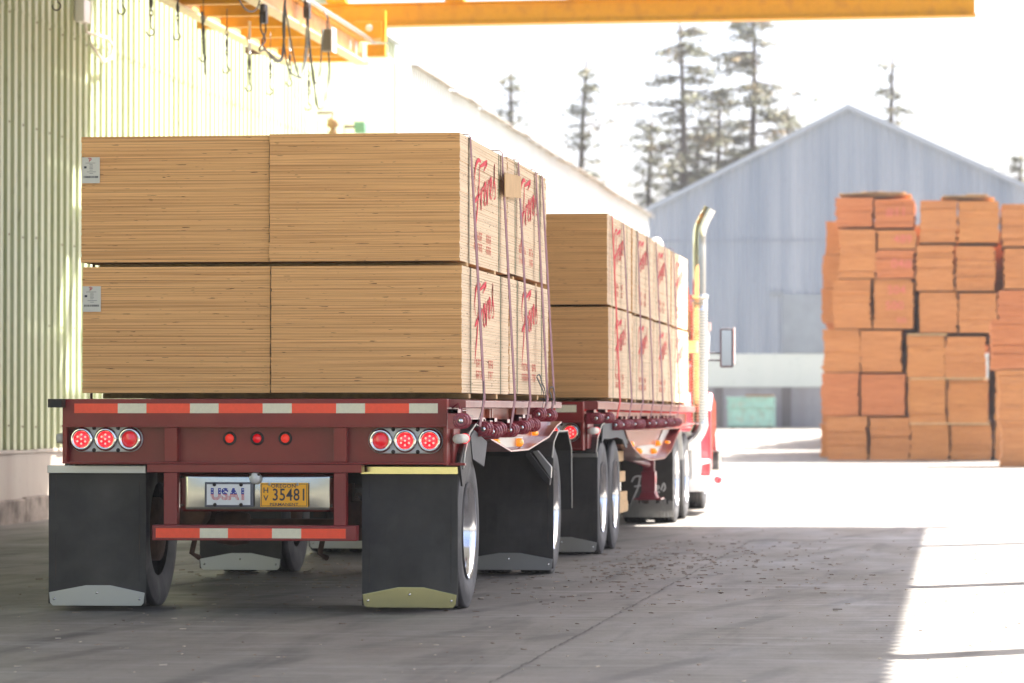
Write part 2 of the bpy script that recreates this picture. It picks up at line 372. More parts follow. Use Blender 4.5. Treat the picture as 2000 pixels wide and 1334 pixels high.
# ================================================================= LEFT MILL BUILDING
def corrugated_x(x, y0, y1, z0, z1, pitch=.305, depth=.052):
    """ribbed sheet in the plane x, running along y, ribs standing out to +x"""
    mb = MB(); pr = []; y = y0
    while y < y1:
        for dy, dx in ((0, 0), (.130, 0), (.141, depth), (.272, depth)):
            pr.append((x+dx, y+dy))
        y += pitch
    n = len(pr); vs = []
    for (a, b) in pr: vs += [(a, b, z0), (a, b, z1)]
    mb.add(vs, [(2*i, 2*i+2, 2*i+3, 2*i+1) for i in range(n-1)]); return mb
XW = -10.8
bl = empty('mill_building', (XW, 45, 0), 'long pale green corrugated mill building on a concrete base beside the trucks', 'building')
corrugated_x(XW, 8, 68.3, .83, 8.35).build('wall', M['wall'], bl, (XW, 45, 0))
mb = MB()
for z in (5.9,):
    pr = []; y = 8
    while y < 68.3:
        for dy, dx in ((0, 0), (.130, 0), (.141, .052), (.272, .052)): pr.append((XW+dx+.004, y+dy))
        y += .305
    vs = []
    for (a_, b_) in pr: vs += [(a_, b_, z), (a_+.003, b_, z), (a_+.003, b_, z+.022), (a_, b_, z+.022)]
    mb.add(vs, [(4*i+k, 4*i+4+k, 4*i+4+(k+1) % 4, 4*i+(k+1) % 4) for i in range(len(pr)-1) for k in range(4)])
    mb.build('sheet_lap', M['wall'], bl, (XW, 45, 0)); mb = MB()
rs = random.Random(2)
for z in (1.1, 2.3, 3.3, 4.6, 5.85):
    y = 8.21
    while y < 60:
        if rs.random() < .8: mb.lathe([(0, .012), (.011, .010), (.013, 0)], (XW+.052, y, z+rs.gauss(0, .008)), 'x', 6)
        y += .61
sc_ = mb.build('siding_screws', M['rust'], bl, (XW, 45, 0)); sc_['kind'] = 'stuff'
mb = MB(); mb.box((XW-.25, 8, -.1), (XW+.09, 68.3, .80)); fo = mb.build('foundation', M['concrete_wall'], bl, (XW, 45, 0), .015)
mb = MB(); y = 8.0
while y < 68:
    l_ = rs.uniform(1.1, 2.3); mb.box((XW+.0, y+.01, -.05), (XW+.13+rs.uniform(0, .03), y+l_-.01, .27+rs.uniform(-.02, .03))); y += l_
mb.build('footing', mat('stained_footing', (.27, .235, .20), .9, 0, .5, 9, .35, 5, dirt=(.07, .055, .045), dscale=3, damt=.9), fo, (XW, 45, 0), .02)
mb = MB()
for i in range(60): 
    y = 8+i; mb.box((XW-.1, y, .795), (XW+.115+.01*math.sin(i*1.7), y+1, .833+.006*math.sin(i*2.3)))
mb.build('sill_flashing', M['concrete_wall'], fo, (XW, 45, 0), .006)
mb = MB(); mb.box((XW-.3, 8, 8.352), (XW+.18, 68.5, 8.42)); mb.box((XW-12, 8, 8.36), (XW-.302, 68.5, 8.40)); mb.build('eave_trim', M['roofmetal'], bl, (XW, 45, 0))
mb = MB(); mb.box((XW-12, 8, 0), (XW-.26, 68.28, 8.3)); mb.build('inner_wall', M['wall2'], bl, (XW, 45, 0))
mb = MB(); mb.box((XW-.02, 68.32, .0), (XW+.10, 68.5, 8.0)); mb.build('corner_trim', M['wall2'], bl, (XW, 45, 0))
# second shed
b2 = empty('long_shed', (XW, 90, 0), 'long white corrugated shed with a ragged eave behind the load', 'building')
corrugated_x(XW+.02, 68.6, 125.6, .4, 8.15).build('wall', M['wall2'], b2, (XW, 90, 0))
mb = MB(); mb.box((XW-.2, 68.55, -.1), (XW+.0, 125.6, .5)); mb.build('foundation', M['concrete_wall'], b2, (XW, 90, 0))
mb = MB(); y = 70.2; rr = random.Random(5)
while y < 126.0:
    dz = rr.uniform(-.03, .03); mb.prism([(XW-.3, 8.22+dz), (XW+.25, 8.12+dz), (XW+.25, 8.10+dz), (XW-.3, 8.20+dz)], 'y', y, y+.9); y += .93
rf = mb.build('roof', mat('rusty_eave', (.34, .30, .25), .8, 0, 0, 10, .4, 2), b2, (XW, 90, 0))
mb = MB(); mb.prism([(XW-.3, 8.14), (XW-9, 9.6), (XW-9, 9.55), (XW-.3, 8.08)], 'y', 68.6, 126); mb.build('roof_slope', M['roofmetal'], rf, (XW, 90, 0))
mb = MB(); mb.box((XW-9, 68.6, 0), (XW-.22, 126, 7.9)); mb.build('inner_wall', M['wall2'], b2, (XW, 90, 0))
# fittings on the wall
def wp(px, py, dx=.06): return PX(px, py, XW+dx)
q = wp(152, 60); ep = empty('conduit_box', q, 'white electrical junction box with looped conduit high on the green wall', 'electrical box')
mb = MB(); mb.box((q[0], q[1]-.16, q[2]+.10), (q[0]+.12, q[1]+.16, q[2]+.38)); mb.build('box_body', M['white'], ep, q, .01)
mb = MB(); mb.tube([(q[0]+.05, q[1]-.02, q[2]+.38), (q[0]+.05, q[1]-.02, q[2]+3.0)], .035)
mb.tube([(q[0]+.06, q[1]+.1, q[2]+.1), (q[0]+.06, q[1]+.2, q[2]), (q[0]+.08, q[1]+1.2, q[2]+.03), (q[0]+.1, q[1]+1.45, q[2]-.04), (q[0]+.1, q[1]+1.4, q[2]-.2), (q[0]+.1, q[1]+.9, q[2]-.3), (q[0]+.08, q[1]+.3, q[2]-.12)], .02)
mb.build('conduit', M['paper'], ep, q)
q = wp(650, 243, .3); ep = empty('alarm_bell', q, 'small brown weathered bell fixed to the white wall above the load', 'bell')
mb = MB(); mb.lathe([(.0, .13), (.05, .12), (.08, .08), (.10, -.02), (.06, -.06), (.03, -.07), (.075, -.12), (.07, -.18), (.0, -.2)], q, 'z', 16); mb.build('bell_body', mat('brown_bell', (.25, .14, .05), .6), ep, q)
mb = MB(); mb.tube([(XW+.03, q[1], q[2]+.2), (q[0], q[1], q[2]+.2), (q[0], q[1], q[2]+.1)], .02); mb.build('bracket', M['rust'], ep, q)
q = wp(705, 247, .35); ep = empty('wall_lamp', q, 'green shaded yard lamp on the white wall beside the brown bell', 'lamp')
mb = MB(); mb.prism([(q[1]-.12, q[2]-.12), (q[1]+.1, q[2]-.12), (q[1]+.4, q[2]+.05), (q[1]-.2, q[2]+.07)], 'x', q[0]-.09, q[0]+.09); mb.build('lamp_shade', mat('green_shade', (.10, .22, .13), .5), ep, q, .01)
mb = MB(); mb.tube([(XW+.03, q[1], q[2]), (q[0], q[1], q[2])], .025); mb.build('bracket', M['rust'], ep, q)

# ================================================================= CANOPY OVER THE LOADING LANE (overhead, casts the shade)
HZ = 8.6
XR, YN, YF = -.31+.45*HZ, 16.0, 39.75+.40*HZ
ca = empty('yard_canopy', (0, 25, 0), 'steel canopy roof on posts shading the loading lane, above the picture', 'canopy')
mb = MB(); y = YN; pr = []
while y < YF:
    for dy, dz in ((0, 0), (.10, 0), (.14, .06), (.26, .06)): pr.append((y+dy, HZ+dz))
    y += .3
n = len(pr); vs = []
for (a, b) in pr: vs += [(XW, a, b-.0), (XR, a, b)]
mb.add(vs, [(2*i, 2*i+1, 2*i+3, 2*i+2) for i in range(n-1)])
mb.build('roof', mat('canopy_sheet', (.45, .46, .45), .55, 0, 0, 10, .1, 2), ca, (0, 25, 0))
rc = random.Random(9); mb = MB(); x = XW+.02; k = 0
for wd, ex in ((.7, 1.9), (.8, 1.65), (.5, 2.0), (.9, 1.5), (.6, 1.85), (.8, 1.7), (.9, 1.8)):
    mb.box((x, YF+.01, HZ), (x+wd-.02, YF+ex, HZ+.03)); x += wd
mb.build('shadow_edge_strip', M['roofmetal'], ca, (0, 25, 0))  # unseen strip added to shape the ragged shadow edge on the wall
mb = MB()
for y in [g_+.40*HZ for g_ in (18.9, 26.38, 34.34)]:
    if y < YF: mb.box((XW+.1, y-.09, HZ-.42), (XR-.11, y+.09, HZ-.06))
mb.box((XW+.1, YF-.16, HZ-.3), (XR+.1, YF+.0, HZ-.02))
mb.build('rafter', M['steel'], ca, (0, 25, 0))
for i, yg in enumerate((12.8, 18.9, 26.38, 34.34, 39.85)):
    yp = yg+.40*HZ; rp = (.10, .14, .13, .11, .07)[i]
    mb = MB(); mb.box((XR-.1, yp-rp, 0), (XR+.1, yp+rp, HZ-.01)); mb.build('post', M['steel'], ca, (0, 25, 0))

# ================================================================= CRANE RUNWAY
XC0, XC1, ZC = -9.45, -8.40, 6.22
cr = empty('crane_runway', ((XC0+XC1)/2, 45, ZC), 'yellow overhead crane runway with cross beams hung along the mill wall', 'crane')
O = cr.location[:]
YE = 50.3
mb = MB(); mb.box((XC0-.08, 33, ZC), (XC0+.08, YE, ZC+.03)); mb.box((XC1-.09, 33, ZC), (XC1+.09, YE+.15, ZC+.03)); mb.build('bottom_flange', M['cream'], cr, O)
mb = MB(); mb.box((XC0-.012, 33, ZC+.03), (XC0+.012, YE, ZC+.26)); mb.box((XC1-.012, 33, ZC+.03), (XC1+.012, YE, ZC+.30)); mb.build('beam_web', M['orangeworn'], cr, O)
mb = MB(); mb.box((XC1-.09, 33, ZC+.301), (XC1+.09, YE-.2, ZC+.325)); mb.box((XC0-.08, 33, ZC+.261), (XC0+.08, YE, ZC+.285)); mb.build('top_flange', M['yellow'], cr, O)
mb = MB(); mb.tube([(XC1+.13, 33, ZC+.35), (XC1+.13, YE-.6, ZC+.35), (XC1+.12, YE+1.6, ZC+.29)], .03); mb.build('rail_pipe', M['steel'], cr, O)
y = 33.8; k = 0
while y < YE:
    mb = MB(); mb.box((XC0, y-.07, ZC+.033), (XC1, y+.07, ZC+.20)); mb.build('cross_beam', M['yellow'], cr, O, .004); y += 1.31; k += 1
mb = MB(); mb.box((XC0, YE-.12, ZC+.034), (XC1-.02, YE+.05, ZC+.17)); mb.box((XC1+.095, YE-.1, ZC+.10), (XC1+.36, YE+.1, ZC+.27)); mb.build('end_beam', M['yellow'], cr, O, .004)
mb = MB()
for yy, h in ((YE-.55, .1), (YE-1.05, .07)): mb.lathe([(0, .0), (h, 0), (h, .012), (0, .012)], (XC1+.014, yy, ZC+.17), 'x', 16)
mb.build('web_hole', M['white'], cr, O)
# bridge girder resting over the runway
q0 = P(640, 48, 51.0); 
bg_ = empty('crane_bridge', (-4, 51, 6.9), 'long yellow crane bridge girder spanning overhead from the wall to the yard', 'crane')
OB = (-4, 51, 6.9); dirx = Vector((8.75, -.35, 0)).normalized()
def girder(mb, xa, xb, z0, z1, hw):
    ya = 51.3-(xa+8.5)*.04; yb = 51.3-(xb+8.5)*.04
    return mb.add([(xa, ya-hw, z0), (xb, yb-hw, z0), (xb, yb+hw, z0), (xa, ya+hw, z0), (xa, ya-hw, z1), (xb, yb-hw, z1), (xb, yb+hw, z1), (xa, ya+hw, z1)],
                  [(0, 3, 2, 1), (4, 5, 6, 7), (0, 1, 5, 4), (1, 2, 6, 5), (2, 3, 7, 6), (3, 0, 4, 7)])
mb = MB(); girder(mb, -9.6, .27, 6.88, 7.16, .10); mb.build('girder', M['yellow'], bg_, OB, .004)
mb = MB(); girder(mb, -9.6, .285, 6.85, 6.879, .15); girder(mb, -9.6, .285, 7.161, 7.185, .15); mb.build('girder_flange', M['yellow'], bg_, OB)
mb = MB(); mb.box((-9.2, 50.6, 6.62), (-8.15, 51.1, 6.845)); mb.box((-8.50, 50.4, 6.60), (-8.12, 50.59, 6.84)); mb.box((-8.14, 50.45, 6.55), (-8.08, 50.58, 7.0)); ec = mb.build('end_carriage', M['yellow'], bg_, OB, .006)
mb = MB(); mb.lathe([(0, -.03), (.05, -.03), (.05, 0)], (-8.3, 50.39, 6.74), 'y', 14); mb.build('wheel_pin', M['paper'], ec, OB)
mb = MB()
for px in (660, 890, 1130): 
    x = P(px, 20, 51.2)[0]; mb.box((x-.14, 51.0, 7.187), (x+.14, 51.3, 7.27))
mb.build('splice_block', M['yellow'], bg_, OB, .005)
# pendant control box and festoon cables
q = PX(640, 78, XC1+.2)
bx = empty('control_box', q, 'grey pendant switch box hanging from the end of the yellow crane rail', 'switch box')
mb = MB(); mb.box((q[0]-.07, q[1]-.09, q[2]-.15), (q[0]+.06, q[1]+.09, q[2]+.14)); mb.build('box_body', mat('box_brown', (.13, .12, .09), .6), bx, q, .01)
mb = MB(); mb.box((q[0]+.061, q[1]-.09, q[2]-.16), (q[0]+.08, q[1]+.2, q[2]+.16)); mb.build('box_cover', M['white'], bx, q, .005)
mb = MB(); 
for s_ in (-.05, .05): mb.tube([(q[0], q[1]+s_, q[2]+.14), (q[0], q[1]+s_*1.6, q[2]+.2), (q[0], q[1]+s_, q[2]+.3), (XC1+.13, q[1], ZC+.36)], .008)
mb.build('hanger', M['hook'], bx, q)
def smooth_path(pts, n=8):
    pts = [Vector(p) for p in pts]; out = []
    for i in range(len(pts)-1):
        p0, p1, p2, p3 = pts[max(i-1, 0)], pts[i], pts[i+1], pts[min(i+2, len(pts)-1)]
        for k in range(n):
            t = k/n; out.append(.5*((2*p1)+(-p0+p2)*t+(2*p0-5*p1+4*p2-p3)*t*t+(-p0+3*p1-3*p2+p3)*t**3))
    out.append(pts[-1]); return out
XF = XC1+.16
loops = [([(465, -8), (470, 5), (480, 18), (492, 23), (503, 15), (507, 0)], .014, 'black festoon cable loop leftmost at the top edge beside the cross beams'),
         ([(512, 30), (509, 55), (518, 78), (508, 92), (508, 100), (520, 98), (545, 118), (553, 88), (555, 30), (557, -8)], .016, 'black festoon cable crossing itself under the worn orange beam'),
         ([(516, 30), (519, 60), (512, 85), (527, 108), (541, 121), (552, 112), (556, 60), (558, -8)], .014, 'black festoon cable looping low between the first two cable trolleys'),
         ([(556, 0), (553, 60), (562, 130), (578, 148), (590, 145), (597, 90), (600, 20)], .016, 'black festoon cable sagging between the second and third cable trolleys'),
         ([(557, 10), (568, 80), (576, 120), (586, 152), (596, 130), (602, 70), (602, 22)], .014, 'thinner second festoon cable sagging left of the third cable trolley'),
         ([(601, 22), (606, 95), (613, 150), (617, 163), (625, 140), (629, 75), (631, 58)], .014, 'black festoon cable from the third trolley up to the grey switch box'),
         ([(602, 22), (605, 100), (614, 170), (619, 205), (627, 213), (634, 200), (643, 150), (643, 120), (641, 97)], .016, 'longest drooping black cable hanging under the grey switch box')]
for pts, r, lab in loops:
    mb = MB(); w3 = [PX(a, b, XF) for a, b in pts]; mb.tube(smooth_path(w3), r*.72, 8)
    tag(mb.build('festoon_cable', M['cable'], None, w3[0]), lab, 'cable', 'festoon cables under the crane rail')
for (a, b), lab in (((515, 26), 'dark cable trolley clamp under the crane rail, left one'), ((600, 18), 'dark cable trolley clamp under the crane rail, nearer the grey switch box')):
    q = PX(a, b, XF); t_ = empty('cable_trolley', q, lab, 'trolley', 'cable trolleys on the crane rail')
    mb = MB(); mb.box((q[0]-.04, q[1]-.07, q[2]-.12), (q[0]+.04, q[1]+.07, q[2]+.02)); mb.build('clamp', M['hook'], t_, q, .006)
    mb = MB(); mb.lathe([(0, -.03), (.05, -.03), (.05, .03), (0, .03)], (q[0], q[1]-.05, q[2]+.06), 'x', 14); mb.lathe([(0, -.03), (.05, -.03), (.05, .03), (0, .03)], (q[0], q[1]+.06, q[2]+.06), 'x', 14); mb.build('roller', M['hook'], t_, q)
# hooks on chains
hooks = [(112, 20, 0, 'at the far left above the shaded green wall'), (239, 28, 0, 'small bare one, second from the left'), (295, 70, 1, 'third from the left with two turnbuckle links'),
         (347, 78, 2, 'fourth from the left under a grey strap and ring'), (397, 120, 3, 'fifth from the left with rope tail'), (443, 143, 1, 'sixth from the left on a long thin chain'),
         (487, 178, 2, 'seventh from the left below a pale oval ring'), (528, 185, 1, 'eighth from the left with three stacked links'), (566, 168, 2, 'ninth from the left behind the cable loops'), (603, 215, 1, 'lowest and farthest right beside the longest cable')]
XH = -8.95
def hook_thing(px, py, kind, lab):
    q = PX(px, py, XH); x, y, z = q
    t = empty('chain_hook', q, 'iron lifting hook on a chain, '+lab, 'hook', 'lifting hooks hung in a row from the crane')
    mb = MB(); r = .042; c = (x, y, z+r)
    arc = [(x, y, z+.16), (x, y, z+.12)]+[(x+r*math.cos(a)*1.0-r*.2, y, z+r+r*math.sin(a)) for a in [R(d) for d in range(70, -215, -25)]]
    mb.tube(arc, [.006]*2+[.008]*(len(arc)-3)+[.004], 8); mb.build('hook_body', M['hook'], t, q)
    mb = MB(); zz = z+.16
    for i in range([3, 6, 5, 7][kind]):
        a = .03; pts = []
        for k in range(9):
            th = 2*math.pi*k/8; u = a*.55*math.cos(th); pts.append((x+(u if i % 2 else 0), y+(0 if i % 2 else u), zz+.035+.045*math.sin(th)))
        mb.tube(pts, .006, 6, False); zz += .062
    mb.build('chain', M['hook'], t, q)
    if kind in (1, 3, 2):
        mb = MB(); mb.lathe([(0, 0), (.016, .02), (.022, .07), (.016, .12), (0, .14)], (x, y, z+.30), 'z', 10); mb.build('swivel', M['hook'], t, q)
    if kind == 2:
        mb = MB(); mb.tube([(x, y+.05*math.cos(th), zz+.09+.085*math.sin(th)) for th in [2*math.pi*k/14 for k in range(15)]], .013, 6, False); mb.build('ring', M['steel'], t, q); zz += .18
    if kind == 3:
        mb = MB(); mb.tube(smooth_path([(x, y, zz-.1), (x+.03, y-.25, zz-.03), (x, y-.05, zz-.14), (x, y+.03, zz-.3), (x, y+.1, z-.15)]), .012, 6); mb.build('rope_tail', M['cable'], t, q)
    mb = MB()
    if kind == 2: mb.box((x-.01, y-.045, zz), (x+.01, y+.045, 6.26))
    else: mb.tube([(x, y, zz), (x, y, 6.26)], .006, 6)
    mb.build('sling', M['steel'] if kind == 2 else M['hook'], t, q)
for h in hooks: hook_thing(*h)
# two short wall brackets under the runway
for (a, b) in ((397, 48), (490, 97)):
    q = PX(a, b, -9.75); mb = MB(); mb.box((q[0]-.06, q[1]-.12, q[2]-.06), (q[0]+.22, q[1]+.12, q[2]+.03)); mb.build('wall_bracket', M['yellow'] if a < 450 else M['rust'], cr, O, .004)

# ================================================================= FAR BUILDING
YB = 137.0
fb = empty('gabled_warehouse', (-4, YB, .65), 'blue grey gabled corrugated warehouse across the far end of the yard', 'building')
OF = (-4, YB, .65)
A = P(1262, 417, YB); B = P(1657, 213, YB); slope_r = (B[2]-P(2000, 368, YB)[2])/(P(2000, 368, YB)[0]-B[0])
xr = B[0]+8.8; Cz = B[2]-slope_r*8.8
zb = P(1400, 691, YB)[2]; zc2 = P(1400, 756, YB)[2]
mb = MB(); x = A[0]; pr = []
k = 0
while x < xr:
    for dx, dy in ((0, 0), (.13, 0), (.17, -.05), (.26, -.05)): pr.append((min(x+dx, xr), YB+dy))
    x += .3
def rz_(x): return A[2]+(B[2]-A[2])*(x-A[0])/(B[0]-A[0]) if x < B[0] else B[2]-slope_r*(x-B[0])
vs = []
for (a, b) in pr: vs += [(a, b, zb), (a, b, rz_(a))]
mb.add(vs, [(2*i, 2*i+2, 2*i+3, 2*i+1) for i in range(len(pr)-1)])
mb.build('wall', M['farwall'], fb, OF)
mb = MB(); mb.prism([(A[0], .4), (xr, .4), (xr, rz_(xr)-.02), (B[0], B[2]-.02), (A[0], A[2]-.02)], 'y', YB+.05, YB+30); mb.build('shed_body', M['farwall'], fb, OF)
zs = P(1400, 470, YB)[2]
mb = MB(); mb.box((A[0], YB-.075, zs-.03), (xr, YB-.055, zs+.03)); mb.build('siding_lap', mat('lap_grey', (.22, .25, .29), .5), fb, OF)
mb = MB(); mb.box((A[0]-.02, YB-.10, zc2), (xr, YB+.0, zb-.002)); mb.build('painted_band', M['farband'], fb, OF)
mb = MB(); mb.box((A[0]-.02, YB-.05, .3), (xr, YB+.0, zc2-.002)); mb.build('concrete_base', M['farconc'], fb, OF)
mb = MB()
mb.prism([(A[0]-.3, A[2]-.16), (B[0], B[2]-.02), (xr+.3, rz_(xr)-.16), (xr+.3, rz_(xr)+.05), (B[0], B[2]+.18), (A[0]-.3, A[2]+.05)], 'y', YB-.25, YB+30.2)
mb.build('roof', mat('far_roof', (.30, .33, .36), .5), fb, OF)
d0 = P(1503, 575, YB); d1 = P(1600, 690, YB)
mb = MB(); mb.box((P(1530, 580, YB)[0], YB-.12, d1[2]+.01), (d1[0]+.6, YB-.078, d0[2])); mb.box((d0[0], YB-.12, d0[2]-.05), (P(1530, 580, YB)[0]-.02, YB-.078, d0[2]+.12)); mb.build('sliding_door', mat('door_grey', (.24, .265, .28), .6, 0, 0, 10, .15, 1), fb, OF)
mb = MB(); mb.box((P(1527, 780, YB)[0], YB-.11, .66), (P(1545, 780, YB)[0], YB-.052, zc2-.01)); mb.box((P(1395, 780, YB)[0], YB-.11, .66), (P(1412, 780, YB)[0], YB-.052, zc2-.01)); mb.build('pilaster', mat('pilaster_brown', (.15, .13, .12), .8), fb, OF)
# dumpster
a, b = P(1421, 833, 133.5), P(1512, 778, 133.5); g0 = gz(133.5)
dp = empty('dumpster', (a[0]+.9, 134, g0), 'faded teal steel waste bin with a rusty lid against the far warehouse', 'dumpster'); OD = dp.location[:]
mb = MB(); mb.prism([(a[0], g0+.05), (b[0], g0+.05), (b[0], b[2]), (a[0], b[2])], 'y', 133.5, 135); mb.build('bin_body', M['teal'], dp, OD, .03)
mb = MB(); mb.box((a[0]-.05, 133.44, b[2]-.36), (b[0]+.05, 133.5, b[2]-.28)); mb.box((a[0]-.05, 133.44, b[2]-.02), (b[0]+.05, 133.5, b[2]+.05)); mb.build('rim_rib', M['teal'], dp, OD, .01)
mb = MB(); mb.box((a[0]+.65, 133.6, b[2]+.06), (b[0]-.05, 134.9, b[2]+.14)); mb.build('lid', mat('rusty_lid', (.28, .16, .08), .8), dp, OD, .01)
mb = MB(); 
for x in (a[0]+.1, b[0]-.25): mb.box((x, 133.6, g0), (x+.15, 133.75, g0+.05))
mb.build('skid', M['rust'], dp, OD)

# ================================================================= VENEER STACKS
rv = random.Random(21); vid = [0]
def veneer(px0, px1, py0, py1, Y, depth, lab, marks=None, mi=None, flat=True):
    a = P(px0, py1, Y); b = P(px1, py0, Y); x0, x1, z0, z1 = a[0]+.008, b[0]-.008, a[2]+.006, b[2]-.012
    mb = MB(); z = z0; n = max(8, int((z1-z0)/.045)); h = (z1-z0)/n; bow = rv.uniform(-.04, .04)
    for i in range(n):
        t = i/n; off = bow*math.sin(math.pi*t)
        j = [rv.gauss(0, .015) for _ in range(4)]
        mb.box((x0+j[0]+off, Y+j[1]+.03*(rv.random() < .1), z), (x1+j[2]+off, Y+depth+j[3], z+h-.0015)); z += h
    if mi is None: mi = rv.choice([0, 0, 1, 2])
    c = ((x0+x1)/2, Y+depth/2, z0)
    o = mb.build('veneer_bundle', M['veneer'][mi], None, c); tag(o, lab, 'veneer bundle', 'orange veneer bundles piled in the yard')
    for (st_, u, v, sz) in marks or ():
        m2 = MB(); text(m2, st_, sz, (x0+(x1-x0)*u, Y-.03, z0+(z1-z0)*v), (1, 0, 0), (0, 0, 1), (0, -1, 0), .005, .002)
        m2.build('spray_number', M['fadeprint'], o, c)
    return o
Y1 = 90.45; ZG = 901
side = ('left', 'right')
def pair(xa, xm, xb, y0, y1, lab, Y=Y1, marks=None, depth=2.6, mis=(None, None)):
    veneer(xa, xm-1.5, y0, y1, Y, depth, 'left half of '+lab, mi=mis[0]); veneer(xm+1.5, xb, y0+2, y1, Y, depth, 'right half of '+lab, marks=marks, mi=mis[1])
pair(1617, 1696, 1776, 813, ZG, 'the ground level bundle pair in the leftmost veneer pile')
pair(1606, 1680, 1768, 728, 812, 'the second bundle pair from the ground in the leftmost veneer pile', mis=(1, 1))
pair(1606, 1680, 1762, 643, 727, 'the third bundle pair from the ground in the leftmost veneer pile', mis=(0, 0))
veneer(1628, 1702, 545, 642, Y1, 2.6, 'unmarked bundle beside the 500 bundle in the leftmost veneer pile', mi=0)
veneer(1705, 1782, 545, 642, Y1, 2.6, 'bundle with three red spray numbers, fourth layer of the leftmost veneer pile', marks=[('504', .6, .78, .30), ('500', .55, .46, .30), ('50', .72, .14, .24)], mi=0)
veneer(1637, 1709, 447, 544, Y1, 2.6, 'tall unmarked bundle second from the top in the leftmost veneer pile', mi=0)
veneer(1712, 1787, 487, 544, Y1, 2.6, 'thin bundle with a red 04 number on its end in the leftmost veneer pile', marks=[('04#', .65, .5, .32)], mi=1)
veneer(1712, 1788, 449, 486, Y1, 2.6, 'thin bundle with a red 489 number on its end in the leftmost veneer pile', marks=[('489', .68, .5, .30)], mi=0)
veneer(1632, 1705, 385, 443, Y1, 2.6, 'unmarked top left bundle crowning the leftmost veneer pile', mi=1)
veneer(1708, 1786, 389, 445, Y1, 2.6, 'top bundle with a smudged red number crowning the leftmost veneer pile', marks=[('#11', .55, .55, .32)], mi=1)
pair(1777, 1854, 1936, 828, ZG, 'the ground level bundle pair in the middle veneer pile', mis=(2, 2))
pair(1775, 1850, 1931, 740, 826, 'the second bundle pair from the ground in the middle veneer pile', mis=(2, 2))
pair(1770, 1846, 1926, 655, 738, 'the third bundle pair from the ground in the middle veneer pile', mis=(2, 0))
pair(1795, 1871, 1948, 570, 650, 'the fourth bundle pair from the ground in the middle veneer pile', mis=(0, 0))
pair(1790, 1864, 1942, 478, 568, 'the fifth bundle pair from the ground in the middle veneer pile', mis=(0, 0))
pair(1796, 1870, 1951, 390, 474, 'the top bundle pair of the middle veneer pile', mis=(0, 2))
veneer(1957, 2032, 397, 481, Y1, 2.6, 'topmost bundle of the pile cut off by the right edge of the picture', mi=0)
veneer(1962, 2036, 484, 564, Y1, 2.6, 'second highest bundle of the pile cut off by the right edge', mi=0)
veneer(1950, 2032, 566, 650, Y1, 2.6, 'reddish third highest bundle of the pile cut off by the right edge', mi=1)
veneer(1942, 2032, 652, ZG-2, Y1, 2.6, 'tall bundle mostly hidden behind the nearest veneer pile at the right edge', mi=2)
for i, (a, b, c_, l) in enumerate(((1935, 622, 721, 'top bundle of the nearest veneer pile at the right edge'), (1949, 723, 819, 'middle bundle of the nearest veneer pile at the right edge'), (1953, 821, 912, 'ground level bundle of the nearest veneer pile at the right edge'))):
    veneer(a, a+105, b, c_, 81.3, 2.6, l, mi=(1, 0, 0)[i])
# spacer boards lying between layers of the middle pile
for (x0, x1, y, l) in ((1777, 1932, 739, 'above its second layer'), (1777, 1934, 827, 'above its ground layer'), (1772, 1850, 653, 'above its third layer')):
    a = P(x0, y+2, Y1-.05); b = P(x1, y-1, Y1-.05); mb = MB(); mb.box((a[0], Y1-.06, a[2]), (b[0], Y1+.5, b[2])); tag(mb.build('spacer_board', M['dunnage'], None, a, .003), 'thin spacer board in the middle veneer pile '+l, 'board', 'spacer boards in the veneer piles')
# hanging ragged sheet ends on pile tops
for (x0, x1, y, l) in ((1634, 1780, 382, 'leftmost'), (1800, 1945, 387, 'middle')):
    a = P(x0, y, Y1); b = P(x1, y, Y1); mb = MB(); k = 0
    for i in range(7):
        xa = a[0]+(b[0]-a[0])*rv.uniform(0, .7); mb.box((xa, Y1-rv.uniform(-.1, .12), a[2]+k), (xa+rv.uniform(.3, .8), Y1+2.2, a[2]+k+.012)); k += .014
    tag(mb.build('loose_veneer_sheets', M['card'], None, a), 'loose curled sheets lying on top of the '+l+' veneer pile', 'veneer sheets')
# piles behind (seen at the left edge and by their shadows)
def back_pile(x0, x1, top, Y, lab, layers=7):
    g = gz(Y); z = g; h = (top-g)/layers
    for i in range(layers):
        mb = MB(); n = 16; bow = rv.uniform(-.05, .05)
        for k in range(n):
            j = [rv.uniform(-.02, .02) for _ in range(4)]; o_ = bow*math.sin(3.14*k/n)
            mb.box((x0+j[0]+o_, Y+j[1], z+k*(h-.015)/n), (x1+j[2]+o_, Y+2.6+j[3], z+(k+1)*(h-.015)/n-.0015))
        sh = rv.uniform(-.1, .1)
        o = mb.build('veneer_bundle', M['veneer'][rv.choice([0, 1, 2])], None, (x0, Y, z)); o.location.x += sh
        tag(o, lab, 'veneer bundle', 'orange veneer bundles in the hidden back piles '+lab[-12:]); z += h
back_pile(-3.42, -1.35, 6.2, 93.3, 'orange veneer bundle in the pile right behind the leftmost front pile', 7)
back_pile(-1.30, .75, 6.0, 93.3, 'orange veneer bundle in the pile right behind the middle front pile', 6)
back_pile(.80, 2.9, 5.9, 93.3, 'orange veneer bundle in the pile behind the right edge veneer piles', 6)
back_pile(-3.5, -1.5, 6.0, 103, 'orange veneer bundle in the separate pile farther back towards the warehouse', 7)
back_pile(-1.3, .9, 6.6, 103, 'orange veneer bundle in the pile farther back towards the warehouse, second column', 7)
back_pile(-3.42, -1.35, 5.6, 96.4, 'orange veneer bundle in the third pile deep at the left side of the veneer yard', 6)
back_pile(-3.5, -1.5, 5.3, 106.2, 'orange veneer bundle in the tall pile third from the warehouse', 6)
back_pile(-3.5, -1.5, 4.5, 109.4, 'orange veneer bundle in the middle height pile second from the warehouse', 5)
